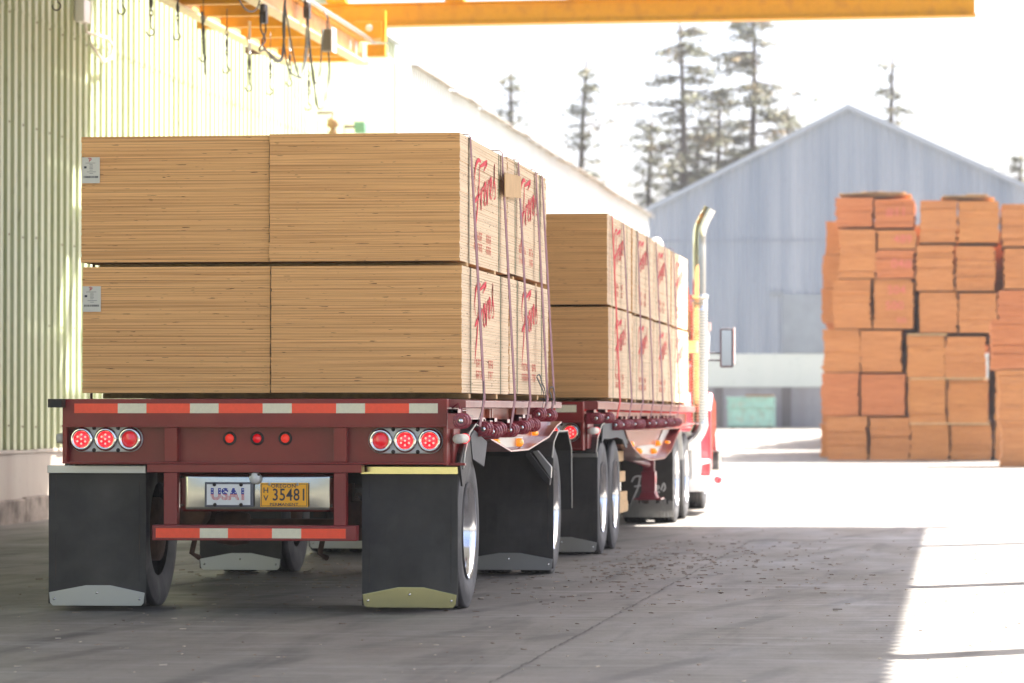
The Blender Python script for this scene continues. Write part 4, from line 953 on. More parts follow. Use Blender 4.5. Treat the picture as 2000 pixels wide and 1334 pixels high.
def rear_end(root, org, dY, full=True):
    """the tail of a trailer; same pattern on both; dY shifts it forward"""
    Y = YFR+dY; xL, xR = fx(122), fx(873)
    zt, zm, zr, zb = fzz(779), fzz(832), fzz(905), fzz(923)
    mb = MB(); mb.box((xL, Y, zm), (xR, Y+.10, zt)); hd = mb.build('rear_header', M['red'], root, org, .004)
    tape(hd, org, [fx(p) for p in (145, 230, 286, 371, 427, 513, 570, 656.5, 713, 799, 855)], fzz(807), fzz(788), Y)
    mb = MB(); mb.box((xL+.03, Y+.075, zr-.01), (xR-.02, Y+.10, zm)); mb.box((xL, Y+.0, zr), (xL+.028, Y+.11, zm-.002)); mb.box((xR-.024, Y+.0, zr-.01), (xR, Y+.16, zm-.002)); mb.build('lamp_panel', M['red'], root, org, .003)
    # shadow lip and lower lip
    mb = MB(); mb.box((xL, Y-.012, zm-.008), (xR, Y+.07, zm+.006)); mb.build('panel_lip', M['red'], root, org, .002)
    mb = MB(); mb.box((fx(122), Y-.004, zr-.004), (fx(870), Y+.074, zr+.008)); mb.box((fx(287), Y+.0, zb), (fx(706), Y+.12, zr-.006)); mb.build('rear_crossbar', M['red'], root, org, .003)
    for a, b in ((321, 346), (652, 677)):
        mb = MB(); mb.box((fx(a), Y-.004, zr+.01), (fx(b), Y+.07, zm-.010)); mb.build('rear_post', M['red'], root, org, .003)
    lamp_cluster(root, org, fx(203.5), fzz(858), Y+.074, (1, 1, 0)); lamp_cluster(root, org, fx(789.5), fzz(860.5), Y+.074, (0, 1, 1))
    for px in (444, 498, 553): marker(root, org, px, 856.5, Y+.074)
    if not full: return
    for a, b in ((320, 346), (652, 676)):
        mb = MB(); mb.box((fx(a), Y-.002, fzz(1026)), (fx(b), Y+.08, zb-.002)); mb.build('guard_post', M['red'], root, org, .004)
    mb = MB(); mb.box((fx(298), Y-.012, fzz(1056)), (fx(697), Y+.09, fzz(1026))); bp = mb.build('underride_bumper', M['red'], root, org, .005)
    tape(bp, org, [fx(p, 1040) for p in (305, 391, 446, 532, 589, 676)], fzz(1051), fzz(1032), Y-.0125)
    # stainless plate panel, slightly pillowed
    x0, x1, z0, z1 = fx(348), fx(650), fzz(1000), fzz(925); mb = MB(); n = 18; m = 8; vs = []
    for j in range(m+1):
        for i in range(n+1):
            u, v = i/n, j/m; vs.append((x0+(x1-x0)*u, Y+.055-.009*math.sin(math.pi*v)*(math.sin(math.pi*u)**.5), z0+(z1-z0)*v))
    mb.add(vs, [(j*(n+1)+i, j*(n+1)+i+1, (j+1)*(n+1)+i+1, (j+1)*(n+1)+i) for j in range(m) for i in range(n)], True)
    pn = mb.build('plate_panel', mat('dull_stainless', (.50, .49, .42), .20, 1, .05, 3), root, org); pn.modifiers.new('t', 'SOLIDIFY').thickness = .004
    mb = MB()
    for px, py in ((351, 932), (351, 988), (645, 932), (645, 988)): mb.lathe([(0, -.004), (.007, -.003), (.008, .004)], (fx(px), Y+.05, fzz(py)), 'y', 8)
    mb.build('panel_bolt', M['dark'], pn, org)
    mb = MB(); mb.lathe([(0, -.02), (.03, -.018), (.036, -.01), (.038, .03)], (fx(497), Y+.02, fzz(934)), 'y', 20); pl = mb.build('plate_lamp', M['galv'], root, org)
    mb = MB(); 
    for px in (489, 505): mb.lathe([(0, -.022), (.008, -.021), (.009, -.01)], (fx(px), Y+.02, fzz(927)), 'y', 8)
    mb.build('plate_lamp_screw', M['dark'], pl, org)
    # licence plates
    x0, x1, z0, z1 = fx(398.5), fx(494), fzz(991), fzz(942); yp = Y+.018
    mb = MB(); mb.box((x0, yp, z0), (x1, yp+.012, z1)); p1 = mb.build('plate_frame', mat('plate_frame_grey', (.10, .10, .115), .5), root, org, .006)
    xa, xb, za, zb_ = fx(403), fx(488), fzz(986.5), fzz(946)
    mb = MB(); mb.box((xa, yp-.002, za), (xb, yp-.0002, zb_)); mb.build('plate_face', M['white'], p1, org)
    cx, cz = (xa+xb)/2, (za+zb_)/2-.001
    tm = MB(); text(tm, 'USA1', .098, (cx, yp-.002, cz), (1, 0, 0), (0, 0, 1), (0, -1, 0), .001, .0048, .98)
    # split the lettering: blue starred upper half, red and white striped lower half
    import bmesh as bmm
    me = bpy.data.meshes.new('x'); me.from_pydata(tm.v, [], tm.f)
    def half(top):
        bm = bmm.new(); bm.from_mesh(me)
        g = bm.verts[:]+bm.edges[:]+bm.faces[:]
        bmm.ops.bisect_plane(bm, geom=g, plane_co=(0, 0, cz+.004), plane_no=(0, 0, -1 if top else 1), clear_outer=True)
        o = MB(); bm.verts.index_update(); o.add([v.co[:] for v in bm.verts], [tuple(v.index for v in f.verts) for f in bm.faces]); bm.free(); return o
    half(True).build('blue_lettering', M['blue'], p1, org); half(False).build('red_lettering', M['plred'], p1, org)
    mb = MB()
    x = xa+.03
    while x < xb-.03: mb.box((x, yp-.0042, cz-.045), (x+.0035, yp-.0036, cz+.001)); x += .0085
    for i in range(9):
        for j in range(2): mb.lathe([(0, -.0040), (.004, -.0036)], (xa+.035+i*.025, yp-.0006, cz+.014+.018*j), 'y', 5)
    mb.build('white_stripes', M['white'], p1, org)
    mb = MB()
    for px, py in ((418, 947), (470, 947), (419, 986), (470, 986)): mb.lathe([(0, -.012), (.011, -.010), (.012, 0)], (fx(px), yp, fzz(py)), 'y', 10)
    mb.build('plate_bolt', M['dark'], p1, org)
    x0, x1, z0, z1 = fx(507.5), fx(600.5), fzz(990.5), fzz(943)
    mb = MB(); mb.box((x0, yp, z0), (x1, yp+.005, z1)); p2 = mb.build('licence_plate', M['plyellow'], root, org, .004)
    bm_ = MB(); t = .003; i_ = .006
    bm_.box((x0+i_, yp-.001, z1-i_-t), (x1-i_, yp, z1-i_)); bm_.box((x0+i_, yp-.001, z0+i_), (x1-i_, yp, z0+i_+t)); bm_.box((x0+i_, yp-.001, z0+i_+t), (x0+i_+t, yp, z1-i_-t)); bm_.box((x1-i_-t, yp-.001, z0+i_+t), (x1-i_, yp, z1-i_-t))
    cx = (x0+x1)/2; A_ = ((1, 0, 0), (0, 0, 1), (0, -1, 0), .0012)
    text(bm_, '35481', .108, (cx+.035, yp, (z0+z1)/2-.002), *A_, .0012, .80); text(bm_, 'OREGON', .032, (cx-.004, yp, z1-.021), *A_, .0005, 1.15)
    text(bm_, 'PERMANENT', .024, (cx, yp, z0+.017), *A_, .0004, 1.3)
    text(bm_, 'H', .048, (x0+.036, yp, (z0+z1)/2+.028), *A_, .0008, 1.05); text(bm_, 'V', .048, (x0+.036, yp, (z0+z1)/2-.022), *A_, .0008, 1.05)
    bm_.build('plate_lettering', mat('plate_ink', (.04, .035, .05), .6), p2, org)
    mb = MB()
    for px in (525, 580): mb.lathe([(0, -.008), (.009, -.006), (.010, 0)], (fx(px), yp, fzz(946)), 'y', 10)
    mb.build('plate_bolt', M['steel'], p2, org)

def side_lamp(root, org, px0, px1, py, X, Y0, Y1, z):
    mb = MB(); mb.lathe([(0, 0), (.030, 0), (.030, Y1-Y0), (0, Y1-Y0)], (X, Y0, z), 'y', 20); h = mb.build('side_lamp', M['paper'], root, org)
    mb = MB(); mb.lathe([(.0, .012), (.022, .008), (.033, -.0), (.033, -.03), (.030, -.03)][::-1], (X, Y1+.02, z), 'y', 20); mb.build('side_lamp_lens', M['lens'], h, org)

# ================================================================= REAR TRAILER
OR = (-4.43, 25.5, 0)
tr = empty('flatbed_trailer', OR, 'rear burgundy flatbed pup trailer with mud flaps, loaded with plywood, nearest the camera', 'trailer', 'flatbed trailers')
rear_end(tr, OR, 0)
xL, xR = fx(122), fx(873); zt = fzz(779)
mb = MB(); mb.box((xL+.02, 22.5, zt-.045), (-3.24, 28.25, zt-.004)); mb.build('deck', M['dark'], tr, OR)
mb = MB(); mb.prism([(-3.13, zt-.004), (-3.10, zt-.012), (-3.10, zt-.055), (-3.13, zt-.06), (-3.24, zt-.05), (-3.24, zt)], 'y', 22.62, 28.2); mb.build('side_rail', M['red_rail'], tr, OR, .003)
mb = MB(); mb.prism([(-5.745, zt-.0), (-5.745, zt-.055), (xL+.02, zt-.055), (xL+.02, zt)], 'y', 22.30, 28.2); mb.build('side_rail', M['dark'], tr, OR, .003)
mb = MB(); mb.box((-3.26, 22.5, 1.05), (-3.235, 28.2, zt-.052)); 
for y in (23.4, 24.6, 24.72, 25.9, 26.1, 27.3): mb.box((-3.234, y, 1.06), (-3.205, y+.045, zt-.062))
M['web'] = mat('wood_reflection_web', (.42, .12, .07), .35, 0, .05, 5, .15, 4, coat=.3)  # orange reflection of the plywood is put into this base colour
mb.build('side_web', M['web'], tr, OR, .002)
# lower belly rail: polished flange that dips between the axles
prof = [(22.56, 1.24), (23.55, 1.24), (23.87, 1.10), (24.97, 1.008), (26.0, 1.008), (27.32, 1.09), (27.85, 1.17), (28.2, 1.20)]
mb = MB(); top = [(y, 1.155 if 23.7 < y < 27.5 else z+.02) for y, z in prof]
mb.prism(prof+[(28.2, 1.24), (27.7, 1.215), (27.2, 1.17), (24.0, 1.165), (23.6, 1.265), (22.56, 1.265)], 'x', -3.20, -3.19); mb.build('belly_plate', M['red'], tr, OR)
mb = MB(); vs = []
for y, z in prof: vs += [(-3.35, y, z-.004), (-3.10, y, z-.004), (-3.10, y, z+.008), (-3.35, y, z+.008)]
fs = []
for i in range(len(prof)-1):
    a = 4*i
    for k in range(4): fs.append((a+k, a+(k+1) % 4, a+4+(k+1) % 4, a+4+k))
fs += [(0, 3, 2, 1), tuple(4*(len(prof)-1)+k for k in range(4))]
mb.add(vs, fs); mb.build('belly_flange', M['red_rail'], tr, OR)
mb = MB(); mb.box((-3.189, 24.9, 1.03), (-3.18, 26.3, 1.10)); mb.build('polished_strip', M['steel'], tr, OR, .002)
for (a, b, mm, rr_) in ((1012, 864, 'amber', .028), (968, 864, 'amber', .020), (1043, 846, 'amber', .016)):
    q = PX(a, b, -3.17); mb = MB(); mb.lathe([(0, .05), (rr_, .045), (rr_+.004, 0)], (-3.185, q[1], q[2]), 'x', 20); mb.lathe([(0, -.05), (rr_, -.045), (rr_+.004, 0)], (-3.16, q[1], q[2]), 'y', 20); mb.build('amber_marker', M['amber'], tr, OR)
# tail bracket on the side with round grey lamp
mb = MB(); mb.box((-3.20, 22.56, .96), (-3.17, 22.86, 1.235)); mb.box((-3.21, 22.5, .945), (-3.09, 22.56, .962)); mb.build('side_gusset', M['red'], tr, OR, .003)
side_lamp(tr, OR, 875, 902, 861, -3.13, 22.44, 22.78, 1.115)
mb = MB(); mb.lathe([(0, -.035), (.03, -.035), (.035, 0), (.03, .02), (0, .02)], (xL-.02, 22.48, fzz(857)), 'x', 16); mb.build('side_reflector', M['paper'], tr, OR)
# wheels and flaps
for yc in (23.3, 28.3):
    wheel(tr, OR, -3.16, yc, 1); wheel(tr, OR, -5.84, yc, -1)
flap(tr, OR, P(95, 1100, 22.6)[0], P(285, 1100, 22.6)[0], 22.6, P(190, 1183, 22.6)[2], P(190, 909, 22.6)[2], bright=False)
flap(tr, OR, P(707, 1100, 22.6)[0], P(894, 1100, 22.6)[0], 22.6, P(800, 1187, 22.6)[2], P(800, 911, 22.6)[2], warp=.004)
flap(tr, OR, P(390, 1100, 27.6)[0], P(549, 1100, 27.6)[0], 27.6, P(470, 1113, 27.6)[2], .92, bright=False, top=False)
flap(tr, OR, -3.80, P(1081, 1000, 27.6)[0], 27.6, P(1000, 1113, 27.6)[2], .925, bright=False, top=False, warp=-.01)
# fenders over the rear wheels
def fender(root, org, x0, x1, yc, r, a0, a1, mt='black', lip=True, z0=.51, name='mudguard'):
    mb = MB(); n = 12; o_, i_ = [], []
    for k in range(n+1):
        a = R(a0+(a1-a0)*k/n); o_.append((yc+(r+.012)*math.cos(a), z0+(r+.012)*math.sin(a))); i_.append((yc+r*math.cos(a), z0+r*math.sin(a)))
    mb.prism(o_+i_[::-1], 'x', x0, x1); f_ = mb.build(name, M[mt], root, org)
    if lip:
        mb = MB(); oo = [(x1+.004, y, z) for y, z in o_]; mb.tube(oo, .007, 6); mb.build('guard_edge', M['paper'], f_, org)
    return f_
def guard(root, org, pts, x0=-3.80, x1=-3.12, skirt=None):
    """flat folded rubber guard through (y,z) points"""
    mb = MB(); vs = []
    for y, z in pts: vs += [(x0, y, z), (x1, y, z), (x1, y, z-.012), (x0, y, z-.012)]
    fs = []
    for i in range(len(pts)-1):
        for k in range(4): a = 4*i; fs.append((a+k, a+(k+1) % 4, a+4+(k+1) % 4, a+4+k))
    fs += [(0, 3, 2, 1), tuple(4*(len(pts)-1)+k for k in range(4))]; mb.add(vs, fs)
    g_ = mb.build('mudguard', M['black'], root, org)
    mb = MB(); mb.tube([(x1+.004, y, z) for y, z in pts], .006, 6); mb.build('guard_edge', M['paper'], g_, org)
    if skirt:
        mb = MB(); mb.prism(skirt, 'x', x1-.006, x1+.004); mb.build('guard_skirt', mat('grey_rubber', (.05, .052, .055), .6, 0, .1, 90, .2, 8), g_, org)
    return g_
guard(tr, OR, [(22.66, .93), (22.72, 1.02), (22.95, 1.15), (23.25, 1.205), (23.75, 1.16), (24.05, 1.09)], x1=-3.125,
      skirt=[PX(a_, b_, -3.12)[1:] for a_, b_ in ((920, 852), (927, 840), (952, 863), (946, 911), (924, 896))])
mb = MB(); mb.prism([PX(a_, b_, -3.13)[1:] for a_, b_ in ((898, 905), (913, 845), (920, 838), (926, 842), (921, 899), (908, 945), (903, 950))], 'x', -3.14, -3.128); mb.build('guard_bracket', M['black'], tr, OR)
guard(tr, OR, [(27.58, .935), (27.7, 1.05), (28.0, 1.13), (28.7, 1.13), (28.98, .98), (29.02, .50)], x1=-3.11)
# angled tool tray between the axles
a = PX(1022, 884, -3.12); b = PX(1072, 945, -3.12)
def slab(mb, pts, Ya, Yb):
    w = [P(px, py, Ya) for px, py in pts]; w2 = [(x, Yb, z) for x, y, z in w]; n = len(w)
    return mb.add(w+w2, [tuple(range(n))[::-1], tuple(range(n, 2*n))]+[(i, (i+1) % n, (i+1) % n+n, i+n) for i in range(n)])
mb = MB(); slab(mb, [(1024, 886), (1034, 884), (1074, 936), (1073, 948), (1062, 940)], 27.45, 27.56); ab = mb.build('angled_bracket', M['dark'], tr, OR, .003)
mb = MB(); slab(mb, [(1040, 882), (1050, 880), (1077, 912), (1076, 934)], 27.50, 27.57); mb.build('bracket_plate', M['steel'], ab, OR, .002)
# winches
for px, py in ((905, 822), (1055, 809), (1076, 811)):
    q = PX(px, py, -3.08); winch(tr, OR, q[1], q[2])
for px, py in ((945, 838), (963, 843), (972, 838), (997, 840), (1020, 835), (1027, 830), (1040, 830)):
    q = PX(px, py, -3.08); winch(tr, OR, q[1]+.1, q[2])
mb = MB(); mb.box((-3.235, 23.9, 1.17), (-3.14, 26.9, 1.185)); mb.box((-3.235, 22.7, 1.29), (-3.15, 23.1, 1.30)); mb.build('winch_track', M['maroon'], tr, OR, .002)
mb = MB()
for y, z in ((22.62, 1.28), (22.66, 1.30)): mb.tube([(-3.18, y, z-.05), (-3.13, y, z), (-3.15, y, z+.06), (-3.19, y, z+.03)], .009, 6)
mb.build('tie_loop', M['maroon'], tr, OR)
# underbody
mb = MB()
for x in (-4.85, -3.98): mb.box((x-.06, 22.6, .92), (x+.06, 29.3, 1.28))
mb.box((-5.4, 22.75, .95), (-3.5, 22.85, 1.3))
for y in (24.2, 25.6, 27.0): mb.box((-5.5, y, 1.12), (-3.3, y+.1, 1.3))
mb.build('chassis_beam', M['dark'], tr, OR, .004)
for yc in (23.3, 28.3):
    mb = MB(); mb.box((-5.1, yc-.07, .44), (-3.75, yc+.07, .58)); mb.lathe([(0, 0), (.09, 0), (.09, .2), (.06, .26), (0, .26)], (-4.95, yc-.35, .62), 'y', 14); mb.lathe([(0, 0), (.09, 0), (.09, .2), (.06, .26), (0, .26)], (-3.85, yc-.35, .62), 'y', 14)
    for x in (-4.85, -4.0):
        for k in range(4): mb.box((x-.04, yc-.5+.06*k, .66+.016*k), (x+.04, yc+.5-.06*k, .674+.016*k))
        mb.box((x-.06, yc-.06, .58), (x+.06, yc+.06, .93))
        mb.tube([(x-.1, yc-.2, .5), (x-.12, yc-.25, .36), (x-.08, yc-.2, .33)], .02, 6)
    mb.lathe([(0, -.12), (.10, -.11), (.12, 0), (.1, .1), (0, .11)], (-4.72, yc-.1, .52), 'x', 16)
    mb.build('axle', M['rust'] if yc < 25 else M['dark'], tr, OR, .003)
mb = MB(); mb.lathe([(0, 0), (.13, .02), (.14, .1), (.14, .9), (.13, .98), (0, 1)], (-4.7, 25.2, .88), 'x', 20); mb.tube([(-4.3, 24, .8), (-4.1, 25, .55), (-3.9, 26, .6), (-3.9, 27, .9)], .025, 8); mb.build('air_tank', M['dark'], tr, OR)
mb = MB(); mb.box((-5.2, 23.05, .82), (-3.62, 23.08, .93)); xb_ = mb.build('underbody_plate', M['dark'], tr, OR)
mb = MB(); mb.tube([(-4.43, 29.2, .8), (-4.43, 31.2, .75)], .07, 10); mb.prism([(-4.9, 28.6), (-3.96, 28.6), (-4.36, 30.0), (-4.5, 30.0)], 'z', .76, .86); mb.build('drawbar', M['maroon'], tr, OR)

# ================================================================= FRONT TRAILER
OT = (-4.43, 36, 0); DY = 30.72-YFR
t2 = empty('flatbed_trailer', OT, 'front burgundy flatbed semi trailer with tandem axles, loaded with plywood and coupled to the tractor', 'trailer', 'flatbed trailers')
rear_end(t2, OT, DY, False)
mb = MB(); mb.box((-5.65, 30.85, zt-.045), (-3.24, 43.0, zt-.006)); mb.build('deck', M['dark'], t2, OT)
def rz2(y): return 1.375-.0028*(y-31.3)
mb = MB(); vs = []
for y in (31.1, 42.9):
    z = rz2(y); vs += [(-3.24, y, z), (-3.12, y, z), (-3.10, y, z-.01), (-3.10, y, z-.07), (-3.13, y, z-.078), (-3.24, y, z-.07)]
mb.add(vs, [(0, 1, 2, 3, 4, 5), (11, 10, 9, 8, 7, 6)]+[(k, (k+1) % 6, (k+1) % 6+6, k+6) for k in range(6)]); mb.build('side_rail', M['red_rail'], t2, OT, .002)
mb = MB(); mb.box((-5.72, 31.1, zt-.06), (-5.65, 42.9, zt)); mb.build('side_rail', M['dark'], t2, OT)
pf = [(30.9, 1.26), (33.3, 1.25), (33.9, 1.06), (34.5, .94), (35.5, .84), (36.5, .79), (38.3, .785), (39.2, .86), (40.1, 1.02), (40.8, 1.12), (42.9, 1.14)]
mb = MB(); mb.prism(pf+[(42.9, rz2(42.9)-.09), (30.9, rz2(31)-.09)], 'x', -3.235, -3.215)
mb.build('side_web', M['web'], t2, OT)
mb = MB(); vs = []
for y, z in pf: vs += [(-3.35, y, z-.012), (-3.10, y, z-.012), (-3.10, y, z+.004), (-3.35, y, z+.004)]
fs = []
for i in range(len(pf)-1):
    for k in range(4): a = 4*i; fs.append((a+k, a+(k+1) % 4, a+4+(k+1) % 4, a+4+k))
fs += [(0, 3, 2, 1), tuple(4*(len(pf)-1)+k for k in range(4))]
mb.add(vs, fs); mb.build('belly_flange', M['red_rail'], t2, OT)
mb = MB(); mb.prism([(35.6, .87), (38.4, .81), (40.2, 1.07), (40.5, 1.12), (39.6, 1.12), (38.6, .93), (36.3, .93)], 'x', -3.214, -3.205); mb.build('polished_strip', M['steel'], t2, OT)
for (a, b) in ((1232, 868), (1248, 881), (1277, 881), (1285, 866), (1303, 866)):
    q = PX(a, b, -3.18); mb = MB(); mb.lathe([(0, -.06), (.025, -.055), (.03, 0)], (-3.17, q[1], q[2]), 'y', 16); mb.lathe([(0, .04), (.03, .03), (.034, 0)], (-3.205, q[1]+.02, q[2]), 'x', 16); mb.build('amber_marker', M['amber'], t2, OT)
for (px, py) in ((1168, 817), (1190, 816)):
    q = PX(px, py, -3.08); winch(t2, OT, q[1], q[2], tw=.2)
for (yt, yb) in fr_s: winch(t2, OT, yb+.05, 1.16, tw=.22); 
for px in (1220, 1243, 1283, 1302, 1318): 
    q = PX(px, 831, -3.08); winch(t2, OT, q[1], 1.16, tw=.2)
mb = MB(); mb.box((-3.214, 33.8, 1.085), (-3.10, 42.2, 1.10)); mb.build('winch_track', M['maroon'], t2, OT)
mb = MB(); mb.box((-3.20, 30.9, .96), (-3.17, 31.4, 1.24)); mb.build('side_gusset', M['red'], t2, OT, .003)
side_lamp(t2, OT, 1150, 1165, 843, -3.13, 30.8, 31.25, 1.115)
for yc in (32.27, 33.42):
    wheel(t2, OT, -3.16, yc, 1); wheel(t2, OT, -5.84, yc, -1)
flap(t2, OT, -3.80, P(1167, 1000, 31.62)[0], 31.62, P(1130, 1078, 31.62)[2], P(1130, 882, 31.62)[2], bright=False)
flap(t2, OT, -5.75, -5.12, 31.62, .06, .97, bright=False)
guard(t2, OT, [(31.1, .93), (31.25, 1.06), (31.6, 1.165), (32.2, 1.20), (33.0, 1.20), (33.5, 1.18), (34.0, 1.06), (34.1, .98)], x1=-3.12,
      skirt=[(31.7, 1.165), (32.2, 1.19), (33.0, 1.19), (33.5, 1.165), (33.98, 1.05), (34.08, .93), (33.85, .95), (33.6, 1.02), (33.0, 1.045), (32.4, 1.035), (31.8, 1.04), (31.62, 1.0)])
mb = MB()
for x in (-4.85, -3.98): mb.box((x-.06, 30.9, .88), (x+.06, 42.5, 1.28))
for yc in (32.27, 33.42): mb.box((-5.1, yc-.07, .44), (-3.75, yc+.07, .58))
mb.build('chassis_beam', M['dark'], t2, OT)
# landing gear
for x in (-3.36, -5.4):
    mb = MB(); mb.box((x-.06, 39.3, .62), (x+.06, 39.44, 1.2)); mb.box((x-.075, 39.26, .40), (x+.075, 39.48, .62)); mb.prism([(x-.10, .33), (x+.10, .33), (x+.07, .40), (x-.07, .40)], 'y', 39.2, 39.54); mb.box((x-.15, 39.15, .31), (x+.15, 39.6, .33)); lg = mb.build('landing_leg', M['maroon'], t2, OT, .004)
    if x > -4: mb = MB(); mb.tube([(x, 39.2, .7), (x-.2, 38.0, .82), (x-.3, 37.0, .95)], .035, 8); mb.build('brace', M['maroon'], lg, OT)
# spare blocks rack hanging behind the tandem
mb = MB()
for i, (z, y0, y1) in enumerate(((.80, 34.2, 34.8), (.60, 34.3, 35.0), (.40, 34.3, 35.2), (.30, 34.3, 35.3))): mb.box((-3.5, y0, z), (-3.22, y1, z+.10))
mb.build('timber_block', M['dunnage'], t2, OT, .004)
mb = MB(); mb.box((-3.3, 34.15, .18), (-3.27, 34.35, 1.1)); mb.build('block_rack', M['steel'], t2, OT)

# ================================================================= TRACTOR
OK = (-4.4, 44, 0)
tk = empty('tractor_truck', OK, 'red and white tractor truck with tall chrome exhaust pulling the two trailers', 'truck')
for yc in (41.25, 42.75): 
    wheel(tk, OK, -3.19, yc, 1); wheel(tk, OK, -5.66, yc, -1)
wheel(tk, OK, -3.27, 47.1, 1, dual=False); wheel(tk, OK, -5.58, 47.1, -1, dual=False)
mb = MB(); mb.box((-5.0, 40.7, .75), (-3.8, 49.4, 1.0)); mb.build('chassis', M['dark'], tk, OK)
x0, x1 = P(1225, 950, 40.55)[0], -3.19
mb = MB(); mb.box((x0-.05, 40.55, .15), (x1, 40.565, .95)); fl = mb.build('mud_flap', M['black'], tk, OK)
mb = MB(); rr = random.Random(4); x = x0-.05
while x < x1: mb.box((x, 40.53, .08), (x+.012, 40.548, .22+rr.uniform(0, .08))); x += .02
mb.build('flap_bristle', M['steel'], fl, OK)
mb = MB()
def flat_script(mb, Xa, z0, W_, Hh, Y):
    st = [[(.02, .75), (.12, .98), (.30, 1.0), (.42, .98)], [(.26, .98), (.20, .5), (.06, 0.0), (.0, -.25)], [(.10, .55), (.28, .60)],
          [(.34, .55), (.34, .25), (.37, .5), (.44, .55)], [(.45, .35), (.53, .5), (.47, .55), (.46, .3), (.55, .28)], [(.6, .55), (.6, .28), (.63, .5), (.7, .55)],
          [(.71, .38), (.79, .52), (.74, .58), (.72, .34), (.81, .32)], [(.84, .4), (.92, .7), (.96, .5), (.9, .34)]]
    for s_ in st:
        pts = smooth_path([(Xa+u*W_, Y, z0+v*Hh) for u, v in s_], 4); hw = []
        for i, p in enumerate(pts):
            d = (pts[min(i+1, len(pts)-1)]-pts[max(i-1, 0)]).normalized(); hw.append(Vector((-d.z, 0, d.x))*.008)
        mb.ribbon(pts, hw, (0, -1, 0), .002)
a = P(1232, 992, 40.54); b = P(1302, 930, 40.54)
flat_script(mb, a[0], P(1232, 975, 40.54)[2], b[0]-a[0], .26, 40.548); mb.build('flap_script', M['galv'], fl, OK)
mb = MB(); mb.box((-5.62, 40.55, .15), (-5.0, 40.565, .95)); mb.build('mud_flap', M['black'], tk, OK)
fender(tk, OK, -3.8, -3.17, 41.25, .60, 100, 20, 'white', False); fender(tk, OK, -3.8, -3.17, 42.75, .60, 60, -5, 'white', False)
# cab
mb = MB(); mb.prism([(43.6, 1.0), (46.0, 1.0), (46.0, 1.9), (45.7, 2.65), (45.3, 2.88), (43.6, 2.9)], 'x', -5.45, -3.36); cb = mb.build('cab', M['cabred'], tk, OK, .05)
mb = MB(); mb.prism([(44.5, 1.95), (45.7, 1.95), (45.5, 2.55), (44.5, 2.55)], 'x', -3.359, -3.35); mb.build('side_window', mat('dark_glass', (.02, .03, .03), .05, 0, coat=1), cb, OK)
mb = MB(); mb.box((-3.359, 44.35, 1.05), (-3.352, 45.85, 1.7)); mb.build('door', M['cabred'], cb, OK, .003)
mb = MB(); mb.prism([(46.02, 1.0), (48.6, 1.0), (48.9, 1.2), (48.85, 1.75), (46.02, 1.95)], 'x', -5.1, -3.7); mb.build('hood', M['cabred'], tk, OK, .06)
mb = MB(); mb.box((-5.0, 48.92, .75), (-3.8, 48.98, 1.75)); mb.build('grille', M['chrome'], tk, OK)
mb = MB(); mb.box((-5.6, 49.0, .45), (-3.2, 49.2, .75)); mb.build('bumper', M['chrome'], tk, OK, .03)
# steer fender: flared red arc
mb = MB(); n = 14; vs = []
for k in range(n+1):
    a = R(196-172*k/n); vs += [(-3.75, 47.1+.66*math.cos(a), .52+.66*math.sin(a)), (-3.22, 47.1+.64*math.cos(a), .52+.64*math.sin(a)), (-3.17, 47.1+.62*math.cos(a), .50+.60*math.sin(a))]
mb.add(vs, [(3*i+j, 3*i+j+1, 3*i+j+4, 3*i+j+3) for i in range(n) for j in range(2)], True); f2 = mb.build('fender', M['cabred'], tk, OK); f2.modifiers.new('t', 'SOLIDIFY').thickness = .015
mb = MB(); mb.prism([(46.05, 1.25), (46.45, 1.16), (46.45, .55), (46.05, .45)], 'x', -3.5, -3.14); mb.build('rear_valance', M['cabred'], tk, OK, .02)
p = P(1384, 790, 46.0)
mb = MB(); mb.prism([(45.9, 1.30), (46.3, 1.52), (46.9, 1.42), (46.9, 1.0), (46.5, .9), (46.1, .62), (45.95, .62)], 'x', -3.50, P(1392, 850, 46.2)[0]); mb.build('cowl', M['cabred'], tk, OK, .04)
# tank and steps
mb = MB(); mb.lathe([(0, 0), (.30, 0), (.33, .03), (.33, 1.35), (.30, 1.38), (0, 1.38)], (-3.52, 44.0, .62), 'y', 28); mb.build('fuel_tank', M['alloy'], tk, OK)
mb = MB(); mb.box((-3.45, 43.7, .30), (-3.02, 45.9, .36)); mb.box((-3.45, 43.7, .62), (-3.12, 45.7, .67)); mb.box((-3.44, 43.68, .30), (-3.10, 43.72, .9)); mb.build('step', M['cabwhite'], tk, OK, .006)
q = P(1402, 937, 43.9); mb = MB(); mb.lathe([(0, -.05), (.04, -.04), (.05, 0), (.05, .06), (0, .06)], (q[0], 43.9, q[2]), 'y', 18); mb.build('marker_lamp', M['lens'], tk, OK)
mb = MB(); mb.box((q[0]-.45, 43.92, q[2]-.04), (q[0]-.03, 44.02, q[2]+.04)); mb.build('lamp_arm', M['cabwhite'], tk, OK, .01)
